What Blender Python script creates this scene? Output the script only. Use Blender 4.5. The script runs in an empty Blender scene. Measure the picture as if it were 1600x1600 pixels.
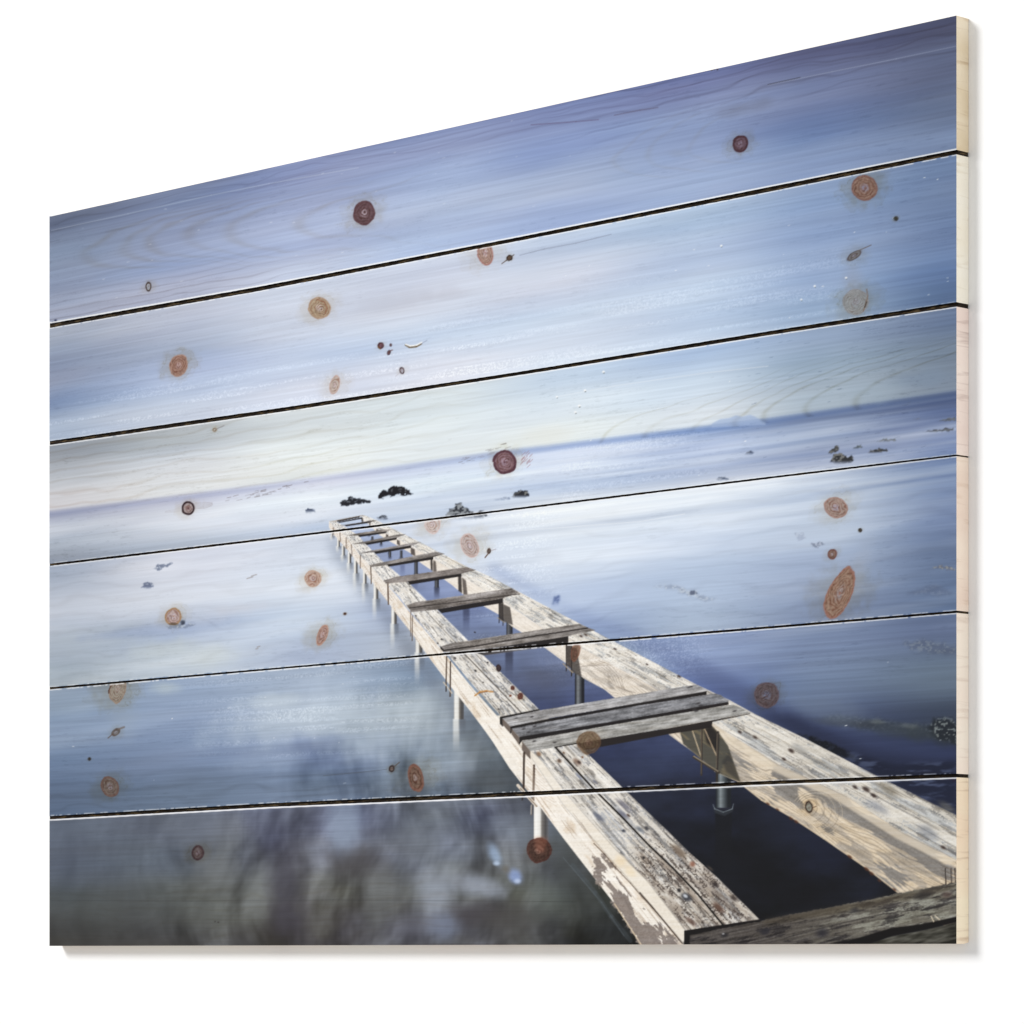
import bpy, math
import numpy as np

rng = np.random.default_rng(11)
f32 = np.float32
N = 1600                      # resolution of the print drawing (the picture's own coordinates)

# ------------------------------------------------------------------ geometry of the panel
FPX, CX, Y0 = 5946.0, 800.0, 1490.0
SC = 2.08                     # metres per unit depth
TH = math.radians(45.1)
CT, ST = math.cos(TH), math.sin(TH)
X1 = (1494.5 - CX) / FPX
LEN = 0.2724 / ST
THK = 0.0051
ZC = 1.35                     # height of the camera above the floor of the room (m)
Z_TOP = (Y0 - 24.2) / FPX
Z_BOT = (Y0 - 1474.7) / FPX

def P_of_x(x):
    k = (x - CX) / FPX
    return (X1 - k) / (CT + k * ST)
def x_of_P(p):
    return CX + FPX * (X1 - p * CT) / (1 + p * ST)
def world(p, z, b=0.0):
    """p along the panel from its right end, z up, b back from its front face -> metres"""
    return (SC * (X1 - p * CT + b * ST), SC * (1 + p * ST + b * CT), ZC + SC * z)

def curve(pts):
    xs = np.array([q[0] for q in pts], float); ys = np.array([q[1] for q in pts], float)
    return lambda x: np.interp(x, xs, ys)
# the gaps between the boards: upper and lower lip (slightly crooked sawn boards)
G = [
 ([(80,505.2),(400,448.7),(800,372.6),(1200,292.6),(1495,234)], [(80,512),(400,455.6),(800,378.4),(1200,300),(1495,241)]),
 ([(80,688.8),(450,635.6),(800,582.6),(1200,517.6),(1495,471.8)], [(80,695),(450,642),(800,588),(1200,524),(1495,479)]),
 ([(80,880.4),(450,836.8),(800,794.4),(1200,745),(1495,710)], [(80,884),(450,840.2),(800,797.6),(1200,748.2),(1495,712.8)]),
 ([(80,1073.6),(450,1041.6),(800,1011),(1180,980.4),(1495,954)], [(80,1077),(450,1044.4),(800,1014.4),(1180,984),(1495,957.6)]),
 ([(80,1275),(420,1255),(820,1237),(1180,1221),(1495,1208.8)], [(80,1280),(420,1261),(820,1243.6),(1180,1226.4),(1495,1214.5)]),
]
PTOP = curve([(80,338),(1494.5,24.2)]); PBOT = curve([(80,1478),(1494.5,1474.7)])
TOPS = [PTOP] + [curve(g[1]) for g in G]
BOTS = [curve(g[0]) for g in G] + [PBOT]

# ------------------------------------------------------------------ drawing tools
yy, xx = np.mgrid[0:N, 0:N].astype(f32)
yy += 0.5; xx += 0.5
PP = P_of_x(xx).astype(f32)
DD = 1 + PP * ST
SU = PP / LEN * 2287.0        # length along the board, board pixels
VV = (Y0 - yy) * DD           # height on the board, board pixels

def lattice(seed):
    return np.random.default_rng(seed).random((512, 512)).astype(f32)
def noise(u, v, seed=0):
    L = lattice(seed)
    ui = np.floor(u); vi = np.floor(v)
    fu = u - ui; fv = v - vi
    fu = fu * fu * (3 - 2 * fu); fv = fv * fv * (3 - 2 * fv)
    a = ui.astype(np.int32) & 511; b = vi.astype(np.int32) & 511
    a1 = (a + 1) & 511; b1 = (b + 1) & 511
    return (L[b, a] * (1 - fu) + L[b, a1] * fu) * (1 - fv) + (L[b1, a] * (1 - fu) + L[b1, a1] * fu) * fv
def fbm(u, v, seed=0, octv=4, gain=0.5):
    s = 0; a = 1; t = 0
    for i in range(octv):
        s = s + a * noise(u * 2 ** i + 17.3 * i, v * 2 ** i + 9.1 * i, seed + i); t += a; a *= gain
    return s / t
def smooth(a, b, x):
    t = np.clip((x - a) / (b - a), 0, 1)
    return t * t * (3 - 2 * t)
def blur(a, s):
    """gaussian blur of a small array by separable convolution"""
    r = max(1, int(3 * s)); k = np.exp(-0.5 * (np.arange(-r, r + 1) / s) ** 2); k = (k / k.sum()).astype(f32)
    a = np.pad(a, r, mode='edge')
    o = 0
    for i, w in enumerate(k): o = o + w * a[i:a.shape[0] - 2 * r + i, :]
    q = 0
    for i, w in enumerate(k): q = q + w * o[:, i:o.shape[1] - 2 * r + i]
    return q
def box(pts, pad):
    x = [p[0] for p in pts]; y = [p[1] for p in pts]
    return (slice(max(0, int(min(y) - pad)), min(N, int(max(y) + pad) + 1)),
            slice(max(0, int(min(x) - pad)), min(N, int(max(x) + pad) + 1)))
def polymask(pts, soft=0.0, rough=0.0, seed=5):
    sl = box(pts, 3 + 3 * soft + rough)
    X = xx[sl]; Y = yy[sl]
    if rough:
        X = X + rough * (noise(X * 0.35, Y * 0.35, seed) - 0.5) * 2
        Y = Y + rough * (noise(X * 0.35 + 40, Y * 0.35, seed + 1) - 0.5) * 2
    m = np.zeros(X.shape, f32)
    for dx in (-0.33, 0, 0.33):
        for dy in (-0.33, 0, 0.33):
            ins = np.zeros(X.shape, bool)
            for i in range(len(pts)):
                x0, y0 = pts[i]; x1, y1 = pts[i - 1]
                if y0 == y1: continue
                c = ((y0 > Y + dy) != (y1 > Y + dy)) & (X + dx < (x1 - x0) * (Y + dy - y0) / (y1 - y0) + x0)
                ins ^= c
            m += ins
    m /= 9
    if soft: m = blur(m, soft)
    return sl, m
def segmask(a, b, w, soft=0.6):
    sl = box([a, b], w + 3)
    X = xx[sl]; Y = yy[sl]
    dx, dy = b[0] - a[0], b[1] - a[1]; L2 = dx * dx + dy * dy + 1e-6
    t = np.clip(((X - a[0]) * dx + (Y - a[1]) * dy) / L2, 0, 1)
    d = np.hypot(X - a[0] - t * dx, Y - a[1] - t * dy)
    return sl, np.clip((w / 2 - d) / soft + 0.5, 0, 1)
def rgb(c):
    return np.array(c, f32) / 255.0
C = np.zeros((N, N, 3), f32)
def put(sl, m, col, op=1.0):
    col = rgb(col) if isinstance(col, tuple) else col
    m = (m * op)[..., None]
    C[sl] = C[sl] * (1 - m) + col * m
def poly(pts, col, soft=0.0, op=1.0, rough=0.0, seed=5):
    sl, m = polymask(pts, soft, rough, seed); put(sl, m, col, op)
def seg(a, b, w, col, op=1.0, soft=0.8):
    sl, m = segmask(a, b, w, soft); put(sl, m, col, op)
def path(pts, w, col, op=1.0):
    for a, b in zip(pts[:-1], pts[1:]): seg(a, b, w, col, op)
def lerp(a, b, t):
    return a + (b - a) * t

# ------------------------------------------------------------------ sky and sea of the print
COLX = [80, 280, 480, 680, 880, 1080, 1290, 1495]
def gridfill(top, bot, rows, cols_by_x, feather=0):
    """smooth colour field between two curves: rows = fractions, one list of colours per column"""
    r = (yy - top(xx)) / (bot(xx) - top(xx))
    g = np.array(cols_by_x, f32) / 255.0                    # [col, row, 3]
    fx = np.interp(xx, COLX, np.arange(len(COLX))).astype(f32)
    wob = (fbm(SU / 420, VV / 70, 31, 3) - 0.5) * 0.30
    fy = np.interp(r + wob * 0.5, rows, np.arange(len(rows))).astype(f32)
    i = np.clip(fx.astype(int), 0, len(COLX) - 2); j = np.clip(fy.astype(int), 0, len(rows) - 2)
    a = (fx - i); a = (a * a * (3 - 2 * a))[..., None]
    b = (fy - j); b = (b * b * (3 - 2 * b))[..., None]
    col = (g[i, j] * (1 - a) + g[i + 1, j] * a) * (1 - b) + (g[i, j + 1] * (1 - a) + g[i + 1, j + 1] * a) * b
    m = (r >= -0.02) & (r <= 1.02)
    C[m] = col[m]
HOR = curve([(80, 800), (400, 760), (800, 703.5), (1200, 655), (1495, 612)])
R4 = [.08, .36, .64, .92]
gridfill(TOPS[0], BOTS[0], R4, [
 [(104,114,142),(133,148,178),(138,150,182),(162,170,198)],
 [(122,134,168),(138,152,188),(148,160,198),(166,174,204)],
 [(138,150,192),(152,166,206),(160,174,214),(182,192,222)],
 [(136,150,194),(158,174,214),(168,182,216),(160,180,224)],
 [(120,134,182),(137,153,200),(165,178,210),(148,166,212)],
 [(110,120,168),(134,150,192),(146,163,204),(150,170,212)],
 [(92,98,138),(118,130,170),(113,133,178),(136,158,202)],
 [(84,88,120),(100,111,145),(106,122,156),(125,146,186)]])
gridfill(TOPS[1], BOTS[1], R4, [
 [(160,170,194),(142,154,184),(140,156,192),(180,192,216)],
 [(174,184,210),(164,176,204),(172,186,222),(192,204,228)],
 [(197,205,227),(194,202,224),(184,200,232),(212,217,237)],
 [(197,207,232),(200,206,226),(188,206,236),(216,221,239)],
 [(184,200,229),(197,204,227),(184,202,231),(207,218,239)],
 [(168,190,222),(164,182,218),(182,200,230),(188,204,232)],
 [(140,164,206),(138,160,204),(150,172,214),(156,178,212)],
 [(118,142,184),(112,136,180),(112,136,182),(98,122,162)]])
gridfill(TOPS[2], HOR, [.08, .5, .92], [
 [(156,162,172),(185,192,204),(216,214,220)],
 [(176,184,190),(206,214,225),(220,226,230)],
 [(204,213,216),(216,229,232),(221,232,233)],
 [(206,220,226),(216,231,237),(219,232,237)],
 [(184,206,234),(212,227,240),(220,233,234)],
 [(158,184,226),(190,212,238),(204,219,234)],
 [(140,163,200),(144,168,196),(162,182,202)],
 [(108,130,168),(112,132,158),(130,146,168)]])
gridfill(HOR, BOTS[2], [.04, .35, .65, .95], [
 [(166,173,204),(195,203,222),(168,182,204),(148,160,180)],
 [(180,186,215),(208,216,234),(195,206,226),(168,184,208)],
 [(205,212,238),(212,226,242),(212,222,240),(178,196,226)],
 [(190,205,240),(208,226,244),(190,208,236),(190,208,235)],
 [(165,186,232),(192,210,242),(175,195,232),(218,228,242)],
 [(140,165,215),(168,188,230),(150,170,212),(190,204,230)],
 [(124,142,180),(158,176,212),(122,142,188),(164,182,220)],
 [(108,124,160),(108,128,174),(142,162,208),(128,150,200)]])
gridfill(TOPS[3], BOTS[3], R4, [
 [(165,180,205),(194,204,224),(172,186,208),(160,176,194)],
 [(206,213,233),(211,219,236),(164,181,214),(190,203,218)],
 [(206,217,237),(212,223,241),(188,205,230),(164,180,210)],
 [(205,218,240),(200,215,240),(150,165,202),(170,182,200)],
 [(220,231,245),(206,221,243),(180,200,236),(128,150,196)],
 [(212,226,245),(190,208,238),(172,194,228),(160,180,210)],
 [(188,206,235),(184,203,233),(158,178,214),(128,146,182)],
 [(136,158,200),(118,140,184),(108,128,165),(104,126,164)]])
gridfill(TOPS[4], BOTS[4], R4, [
 [(142,162,188),(132,154,188),(110,134,170),(96,116,146)],
 [(146,166,198),(135,155,190),(120,140,174),(104,124,152)],
 [(156,174,200),(166,182,204),(122,140,176),(112,130,158)],
 [(122,142,170),(138,152,168),(108,122,142),(92,106,126)],
 [(120,136,160),(110,124,140),(80,90,105),(76,86,100)],
 [(130,150,195),(92,112,168),(70,84,122),(52,62,92)],
 [(122,141,178),(112,132,166),(72,86,124),(46,56,90)],
 [(102,120,158),(106,126,150),(64,76,100),(42,52,84)]])
gridfill(TOPS[5], BOTS[5], R4, [
 [(88,100,118),(78,90,108),(70,78,82),(56,58,58)],
 [(85,96,115),(83,93,107),(80,86,86),(62,65,66)],
 [(88,96,116),(76,80,96),(80,82,84),(70,70,72)],
 [(90,98,114),(88,97,110),(90,94,96),(62,65,76)],
 [(84,92,108),(78,82,84),(76,80,78),(58,60,64)],
 [(40,46,66),(40,44,58),(40,44,52),(30,32,38)],
 [(34,40,68),(28,34,56),(30,36,54),(24,26,34)],
 [(44,54,84),(34,44,76),(30,38,64),(30,36,60)]])

# ---- long soft cloud and water streaks following the boards' perspective
st = fbm(SU / 500 + VV / 900, VV / 42, 51, 4) - 0.5
plank = np.zeros((N, N), np.int32)
for i in range(1, 6): plank[yy > (BOTS[i - 1](xx) + TOPS[i](xx)) / 2] = i
above = (yy < HOR(xx))
streak = np.where(plank <= 2, 1.0, 0.22)
C += (st * 0.10 * streak)[..., None] * np.array([1.1, 1.0, 0.7], f32)
warm = fbm(SU / 380, VV / 60, 61, 3) - 0.5
C += (warm * 0.035)[..., None] * np.array([1.3, 0.1, -0.9], f32) * (np.where(plank <= 2, 1, 0.5))[..., None]
# ribbons at the horizon and in the far sea
dh = yy - HOR(xx)
C += (-0.035 * np.exp(-(dh - 5) ** 2 / 30.0) * smooth(500, 1100, xx) - 0.05 * np.exp(-(dh - 3) ** 2 / 20.0))[..., None] * np.array([1.3, 1, .45], f32)
bands = fbm(xx / 420, dh / 13, 71, 3) - 0.5
C += (bands * 0.34 * smooth(0, 14, dh) * (1 - smooth(110, 170, dh)) * smooth(300, 1000, xx))[..., None] * np.array([1.1, 1, .7], f32)
hb = np.stack([blur(C[590:830, :, k], 2.8) for k in range(3)], -1)
wgt = (np.exp(-(dh[590:830] / 5.0) ** 2) * (1 - .15 * smooth(900, 1300, xx[590:830])))[..., None]
C[590:830] = C[590:830] * (1 - wgt) + hb * wgt
mist = fbm(xx / 190 + .002 * yy, dh / 26, 77, 4) - .46
C += (np.clip(mist, 0, 1) * .18 * smooth(4, 40, dh) * (1 - smooth(330, 430, dh)))[..., None] * np.array([1.0, .9, .7], f32)
# distant island on the right of the horizon
poly([(1112,662),(1125,655),(1140,653),(1150,649),(1160,651),(1172,648),(1180,651),(1190,658),(1196,660),(1196,664),(1112,668)], (150,176,224), 0.8, 0.75)
poly([(80,800),(300,772),(400,759),(600,732),(800,702),(800,706),(600,739),(400,766),(300,778),(80,806)], (168,172,206), 2.0, 0.25)

# ---- blurred reflections in the near water: tall soft smears
near = smooth(1020, 1160, yy) * (1 - smooth(930, 1010, xx - (yy - 1200) * 0.9))
wx = 60 * (fbm(xx / 120, yy / 120, 85, 2) - .5); wy = 50 * (fbm(xx / 110, yy / 110, 87, 2) - .5)
near = near * np.where(plank == 4, smooth(380, 560, xx), 1) * np.where(plank == 5, .25 + .75 * smooth(190, 360, xx), 1)
ref = fbm((xx + wx + .25 * yy) / 60, (yy + wy) / 70, 81, 4, .58) - 0.5
ref2 = fbm((xx + wx) / 13, yy / 75, 91, 3) - 0.5
C += (near * (ref * 0.42 + ref2 * 0.13))[..., None] * np.array([.95, 1, 1.05], f32)
olive = fbm(xx / 110, yy / 80, 95, 3) - 0.45
C += (near * olive * 0.12)[..., None] * np.array([.25, .2, -.7], f32)
def cloud(x, y, rx, ry, col, op, ang=0, seed=3):
    sl = box([(x - rx * 2, y - ry * 2), (x + rx * 2, y + ry * 2)], 4)
    X = xx[sl] - x; Y = yy[sl] - y
    c, s = math.cos(math.radians(ang)), math.sin(math.radians(ang))
    u = (X * c + Y * s) / rx; v = (-X * s + Y * c) / ry
    d = np.hypot(u, v) + 0.7 * (fbm(xx[sl] / 26, yy[sl] / 40, seed, 3) - 0.5)
    put(sl, 1 - smooth(0.2, 1.25, d), col, op)
for a in [
 (470,1130,150,36,(182,198,214),.5,-8), (640,1130,90,60,(178,192,202),.55,-20), (735,1170,46,50,(170,180,188),.5,0), (700,1205,70,26,(146,156,170),.5,0), (420,1185,80,22,(150,168,196),.4,-6), (690,1180,40,60,(150,164,178),.5,10),
 (560,1150,70,45,(168,184,200),.55,0), (820,1205,50,30,(98,106,112),.6,0), (760,1220,60,24,(88,92,98),.5,0), (500,1160,60,12,(120,136,170),.5,-8),
 (540,1290,34,60,(134,152,176),.7,8), (500,1330,28,30,(112,120,136),.5,0), (360,1310,40,50,(100,106,112),.5,20), (330,1400,60,90,(100,104,100),.5,10),
 (400,1400,30,70,(112,118,118),.6,5), (450,1380,35,60,(58,58,72),.7,5), (455,1440,50,40,(58,56,68),.7,0), (590,1410,30,60,(84,88,84),.5,0),
 (560,1350,50,30,(66,64,66),.6,10), (680,1400,36,54,(142,152,166),.75,0), (745,1385,56,24,(140,150,166),.75,10), (590,1380,40,40,(104,108,108),.5,0), (300,1290,60,34,(104,114,130),.5,-10), (500,1440,30,34,(96,98,92),.5,0), (330,1350,40,40,(112,118,122),.5,20), (740,1430,60,26,(62,60,66),.85,-5),
 (690,1450,30,26,(100,112,136),.65,0), (640,1445,50,25,(98,102,116),.5,0), (800,1440,60,36,(70,70,68),.7,0), (860,1400,40,40,(92,100,98),.6,20),
 (840,1300,60,40,(106,118,134),.5,0), (890,1350,30,60,(70,74,70),.6,-30), (800,1290,50,20,(120,132,150),.4,0), (660,1310,60,40,(98,106,118),.4,0),
 (215,1420,130,40,(72,76,74),.4,0), (250,1015,60,18,(192,204,208),.6,-8), (330,1025,40,22,(196,206,206),.5,-8), (260,1075,26,12,(176,192,200),.6,0),
 (150,1000,120,30,(174,188,200),.4,-6), (230,985,130,10,(150,168,205),.6,-7), (430,1095,60,14,(190,206,222),.6,-6), (300,960,110,20,(200,206,222),.3,-6)]:
    cloud(*a[:4], a[4], a[5], a[6], seed=int(a[0]) % 97)
# shadow side: darker deep blue water to the right of the walkway
sl, m = polymask([(770,880),(870,938),(930,965),(1000,988),(1090,1025),(1160,1065),(1245,1112),(1300,1140),(1350,1150),(1500,1165),(1500,1290),(1150,1100),(1000,1010),(900,960),(760,890)], 7)
t = smooth(930, 1150, yy[sl])[..., None]
put(sl, m, lerp(rgb((142,162,208)), rgb((62,74,116)), t), 0.72)
sl, m = polymask([(1180,1112),(1245,1118),(1310,1150),(1360,1172),(1500,1195),(1500,1290),(1300,1185)], 8)
put(sl, m, (42,50,80), 0.75)
# soft dark shade on the water left of the posts
sl, m = polymask([(512,826),(560,886),(640,990),(690,1060),(740,1120),(700,1110),(640,1040),(596,965),(548,905),(520,870)], 9)
put(sl, m, (112,122,140), 0.55)
sl, m = polymask([(700,1090),(790,1200),(850,1275),(930,1380),(990,1478),(930,1478),(860,1380),(800,1280),(730,1180)], 12)
put(sl, m, (80,86,92), 0.4)
# thin line of light along the water right beside the near beam
path([(895,1352),(930,1395),(955,1432),(985,1470)], 7, (84,94,102), .35)
path([(880,1340),(940,1410),(975,1462)], 1.4, (110,122,130), .35)
# blue glints
cloud(774,1336,11,24,(140,168,204),.7,-25); cloud(805,1370,17,12,(126,152,210),.8,45); cloud(809,1377,7,5,(178,200,240),.7,0); cloud(776,1349,7,5,(170,194,226),.7,0)
cloud(790,1358,10,8,(98,96,90),.8,45)
# dark water between the two beams
INNER = [(566,808),(623,842),(677,872),(722,900),(787,945),(815,988),(850,1011),(882,1035),(912,1060),(945,1078),(961,1091),(1045,1147),(1085,1177),(1117,1205),(1152,1220),(1190,1250),(1260,1295),(1355,1357),(1405,1396),
         (1200,1436),(1186,1437),(1125,1375),(1077,1332),(1050,1305),(972,1230),(902,1162),(842,1108),(753,1022),(684,953.4),(638,910),(597,876),(570,849),(537,822)]
sl, m = polymask(INNER)
Yk = [800, 850, 900, 950, 1000, 1050, 1100, 1160, 1230, 1300, 1440]
Kc = np.array([(190,208,238),(150,166,206),(138,154,198),(116,132,176),(112,126,160),(92,104,136),(74,86,128),(52,62,98),(38,44,66),(28,32,48),(22,24,32)], f32) / 255
fy = np.stack([np.interp(yy[sl], Yk, Kc[:, k]) for k in range(3)], -1).astype(f32)
put(sl, m, fy)
sb = (fbm(xx[sl] / 50, yy[sl] / 26, 103, 4) - 0.5) * m
C[sl] += (sb * 0.09)[..., None] * np.array([.8, 1, 1.7], f32)
for a in [(800,965,50,14,(150,170,215),.6),(880,1035,60,12,(128,142,182),.5),(800,1000,70,12,(98,108,134),.6),(850,1060,50,30,(88,92,112),.5),(990,1095,50,20,(84,98,150),.5),
          (1180,1330,60,80,(22,22,28),.6),(1110,1395,60,30,(26,28,34),.7),(1010,1200,80,24,(60,72,108),.6),(1060,1170,90,30,(70,82,118),.5),(1000,1250,60,26,(52,60,84),.5),(1230,1300,70,40,(40,48,74),.5),(1300,1330,60,50,(34,40,66),.7),(1250,1400,80,30,(22,22,30),.6),(700,925,30,12,(140,156,200),.6)]:
    sl2 = box([(a[0]-2*a[2], a[1]-2*a[3]), (a[0]+2*a[2], a[1]+2*a[3])], 2)
    _, mm = polymask(INNER)
    full = np.zeros((N, N), f32); full[sl] = mm
    d = np.hypot((xx[sl2] - a[0]) / a[2], (yy[sl2] - a[1]) / a[3]) + .6 * (fbm(xx[sl2] / 30, yy[sl2] / 20, 7, 3) - .5)
    put(sl2, (1 - smooth(.1, 1.3, d)) * full[sl2], a[4], a[5])

# ------------------------------------------------------------------ rocks in the sea
def rock(pts, dark=(44,44,52), lite=(112,112,112), op=1.0, soft=0.6, fade=0, rough=2.2, seed=9, thr=.52):
    sl, m = polymask(pts, soft, rough, seed)
    n = fbm(xx[sl] / 3.6, yy[sl] / 2.8, seed, 3) + .10 * smooth(0, 1, (max(p[1] for p in pts) - yy[sl]) / (1 + max(p[1] for p in pts) - min(p[1] for p in pts))) - .07
    col = lerp(rgb(dark), rgb(lite), smooth(thr - .06, thr + .16, n)[..., None])
    if fade:
        yb = max(p[1] for p in pts)
        m = m * (1 - smooth(yb - fade, yb + 1, yy[sl]))
    put(sl, m, col, op)
rock([(592,779),(593,770),(600,767),(607,768),(608,763),(617,760),(628,760),(634,763),(642,769),(644,772),(625,773),(606,776)], (26,26,34), (84,86,92), thr=.6)
rock([(532,792),(533,784),(538,782),(542,783),(544,778),(552,777),(562,779),(572,781),(583,783),(575,785),(556,788)], (34,36,46), (100,106,116), thr=.6)
rock([(476,803),(480,796),(486,795),(492,799),(494,801)], (64,76,104), (120,132,160), fade=8)
rock([(588,811),(594,806),(600,804),(606,807),(607,811),(598,814)], (44,48,60), (110,116,128), fade=8)
rock([(696,804),(702,797),(708,795),(711,788),(718,785),(722,787),(724,793),(735,797),(742,801),(758,799),(760,808),(740,812),(715,813),(700,812)], (58,62,72), (140,146,152), fade=12, thr=.47)
rock([(772,783),(780,779),(790,777),(796,778),(795,781),(782,783)], (110,126,158), (150,164,190), .8, fade=6)
rock([(799,778),(803,769),(812,766),(825,766),(827,775),(818,779),(806,779)], (44,46,54), (122,122,118), fade=7)
rock([(1161,712),(1168,706),(1173,704),(1180,709),(1174,712)], (74,86,112), (120,126,136), fade=8)
rock([(1119,749),(1126,745),(1136,746),(1138,750),(1124,752)], (84,98,126), (150,160,180), fade=6)
rock([(1291,709),(1300,703),(1308,697),(1311,699),(1309,706),(1297,710)], (74,76,80), (112,112,110), fade=4)
rock([(1298,722),(1302,712),(1312,707),(1320,711),(1327,714),(1331,711),(1334,720),(1322,725),(1306,726)], (54,56,60), (122,122,120), fade=8, thr=.5)
rock([(1330,702),(1340,696),(1347,696),(1348,699),(1338,702)], (86,98,110), (120,130,136), fade=4)
rock([(1355,707),(1367,701),(1385,701),(1388,704),(1376,707),(1360,709)], (62,64,68), (108,106,104), fade=5)
rock([(1360,691),(1385,686),(1400,685),(1398,689),(1380,690)], (98,104,108), (130,134,130), .8, fade=4)
rock([(1440,676),(1465,671),(1483,668),(1490,670),(1486,673),(1462,676)], (82,84,88), (116,118,116), .85, fade=4)
rock([(1462,659),(1478,654),(1494,653),(1494,657),(1475,659)], (92,96,104), (116,122,128), .85, fade=3)
rock([(1426,656),(1437,654),(1440,656),(1430,657)], (110,116,134), (130,136,150), .6)
# faint stones on the near left water and on the right flat
rock([(241,887),(247,881),(252,881),(258,883),(268,877),(269,881),(260,886),(248,890)], (96,108,136), (176,188,212), .75)
rock([(219,919),(226,912),(230,909),(238,912),(241,917),(230,921)], (92,104,136), (170,182,206), .8, fade=5)
rock([(281,976),(287,970),(288,968),(287,976)], (64,72,92), (110,120,136)); rock([(256,981),(272,976),(300,974),(306,977),(290,982)], (124,136,160), (176,188,204), .7)
rock([(862,948),(866,934),(872,929),(875,931),(875,941),(868,950)], (84,104,156), (120,140,190), .8, 1.2, fade=14)
rock([(1018,916),(1045,913),(1062,918),(1080,922),(1087,923),(1100,930),(1122,938),(1110,940),(1080,932),(1050,920)], (136,148,172), (184,194,206), .6, 1.6, thr=.48, rough=4)
rock([(1076,928),(1083,922),(1088,925),(1092,930)], (90,100,124), (140,150,166), .8)
rock([(1240,834),(1255,832),(1259,842),(1246,846)], (140,150,176), (180,190,212), .4); rock([(1266,850),(1284,846),(1288,852),(1274,856)], (110,118,140), (170,180,204), .6)
rock([(1410,1006),(1440,1000),(1470,1004),(1494,1012),(1494,1024),(1452,1020),(1424,1014)], (90,102,128), (128,138,150), .6, 2.4, thr=.5, rough=5)
rock([(1410,930),(1440,918),(1462,912),(1490,927),(1470,932),(1440,928)], (96,110,140), (118,130,156), .45, 2)
rock([(1455,886),(1470,883),(1494,888),(1494,892),(1470,889)], (112,118,136), (168,164,150), .8)
rock([(1280,1120),(1310,1116),(1345,1122),(1380,1124),(1420,1134),(1455,1130),(1470,1122),(1494,1124),(1494,1160),(1450,1150),(1400,1142),(1350,1140),(1300,1128)], (62,72,84), (92,102,112), .7, 3, rough=5, thr=.52)
for a in [(1300,1128,40,8,(60,68,84),.6,6),(1352,1132,36,8,(56,62,72),.6,4),(1400,1140,44,12,(66,76,88),.6,6),(1440,1146,40,14,(62,72,80),.6,4),(1480,1148,26,20,(52,60,66),.7,0),(1372,1128,16,5,(110,116,112),.5,4),(1420,1134,18,5,(112,120,120),.45,6)]:
    cloud(*a[:4], a[4], a[5], a[6], seed=int(a[0]) % 91)
rock([(1452,1134),(1464,1124),(1480,1122),(1495,1126),(1495,1162),(1472,1156),(1456,1146)], (40,48,58), (128,136,136), .9, 1.6, rough=6, thr=.54)
rock([(1244,1146),(1262,1149),(1290,1157),(1312,1167),(1330,1178),(1345,1190),(1300,1178)], (20,24,36), (40,46,62), .95, 1.2, rough=3)
n = fbm(xx / 26 + yy / 60, yy / 5.5, 121, 4)
sl, m = polymask([(1300,1168),(1345,1180),(1400,1196),(1495,1188),(1495,1274),(1400,1228),(1330,1190)], 4)
C[sl] = C[sl] * (1 - .6 * m[..., None]) + .6 * m[..., None] * lerp(rgb((26,32,56)), rgb((90,102,132)), smooth(.45, .75, n[sl])[..., None])

# ------------------------------------------------------------------ the walkway
VPX, VPY = 490.5, 764.0
ANG = np.arctan2(yy - VPY, xx - VPX).astype(f32); LR = np.log(np.hypot(xx - VPX, yy - VPY) + 1).astype(f32)
def reflect(x0, x1, y0, y1, col, op, seed=1):
    sl = box([(x0 - 3, y0), (x1 + 3, y1)], 2)
    w = smooth(x0 - 2.5, x0 + 1.5, xx[sl]) * (1 - smooth(x1 - 1.5, x1 + 2.5, xx[sl]))
    put(sl, w * (1 - smooth(y0, y1, yy[sl])) * smooth(y0 - 2, y0, yy[sl]), col, op)
def post(x0, x1, y0, y1, y2):
    w = x1 - x0
    reflect(x0 - 1, x0 + w * .5, y1, y2, (232,232,226), .8)
    reflect(x0 + w * .5, x1 + 2, y1, y1 + (y2 - y1) * .6, (96,102,112), .6)
    sl, m = polymask([(x0,y0),(x1,y0),(x1,y1),(x0,y1)], .4)
    t = np.clip((xx[sl] - x0) / w, 0, 1)
    ks = [0, .12, .42, .55, .8, 1]
    kc = np.array([(196,192,186),(240,238,232),(222,220,214),(120,116,112),(78,76,76),(104,106,112)], f32) / 255
    put(sl, m, np.stack([np.interp(t, ks, kc[:, k]) for k in range(3)], -1).astype(f32))
for p in [(517.5,520.5,826,838,848),(526.6,531,838,854,866),(534,539,852,868,882),(543.5,549,862,880,902),(553,559,872,896,930),(567,573,888,912,948),(583.6,591.5,908,936,975),
          (611.5,620.5,940,975,1022),(649.5,660.5,988,1020,1075),(709.5,725,1070,1124,1182)]:
    post(*p)
post(834, 857, 1240, 1330, 1345)
def dpost(x0, x1, y0, y1, y2, lit=(150,152,154), drk=(58,60,66)):
    reflect(x0, x1, y1, y2, (50,54,74), .75)
    sl, m = polymask([(x0,y0),(x1,y0),(x1,y1),(x0,y1)], .4)
    t = np.clip((xx[sl] - x0) / (x1 - x0), 0, 1)[..., None]
    col = np.where(t < .3, lerp(rgb(drk), rgb(lit), t / .3), lerp(rgb(lit), rgb(drk), np.clip((t - .3) / .5, 0, 1)))
    put(sl, m, col.astype(f32))
for x0, x1, y0, y1, y2 in [(575,578,832,836,840),(580,583.5,838,843,847),(594,597,843,850,856),(607,610.5,858,864,870),(607.5,611,862,870,876),(625,629,860,871,884),(647.5,653,877,897,910),(679,686,905,918,940),(791,801,970,993,1000)]:
    dpost(x0, x1, y0, y1, y2, (108,110,116), (44,46,56))
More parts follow.
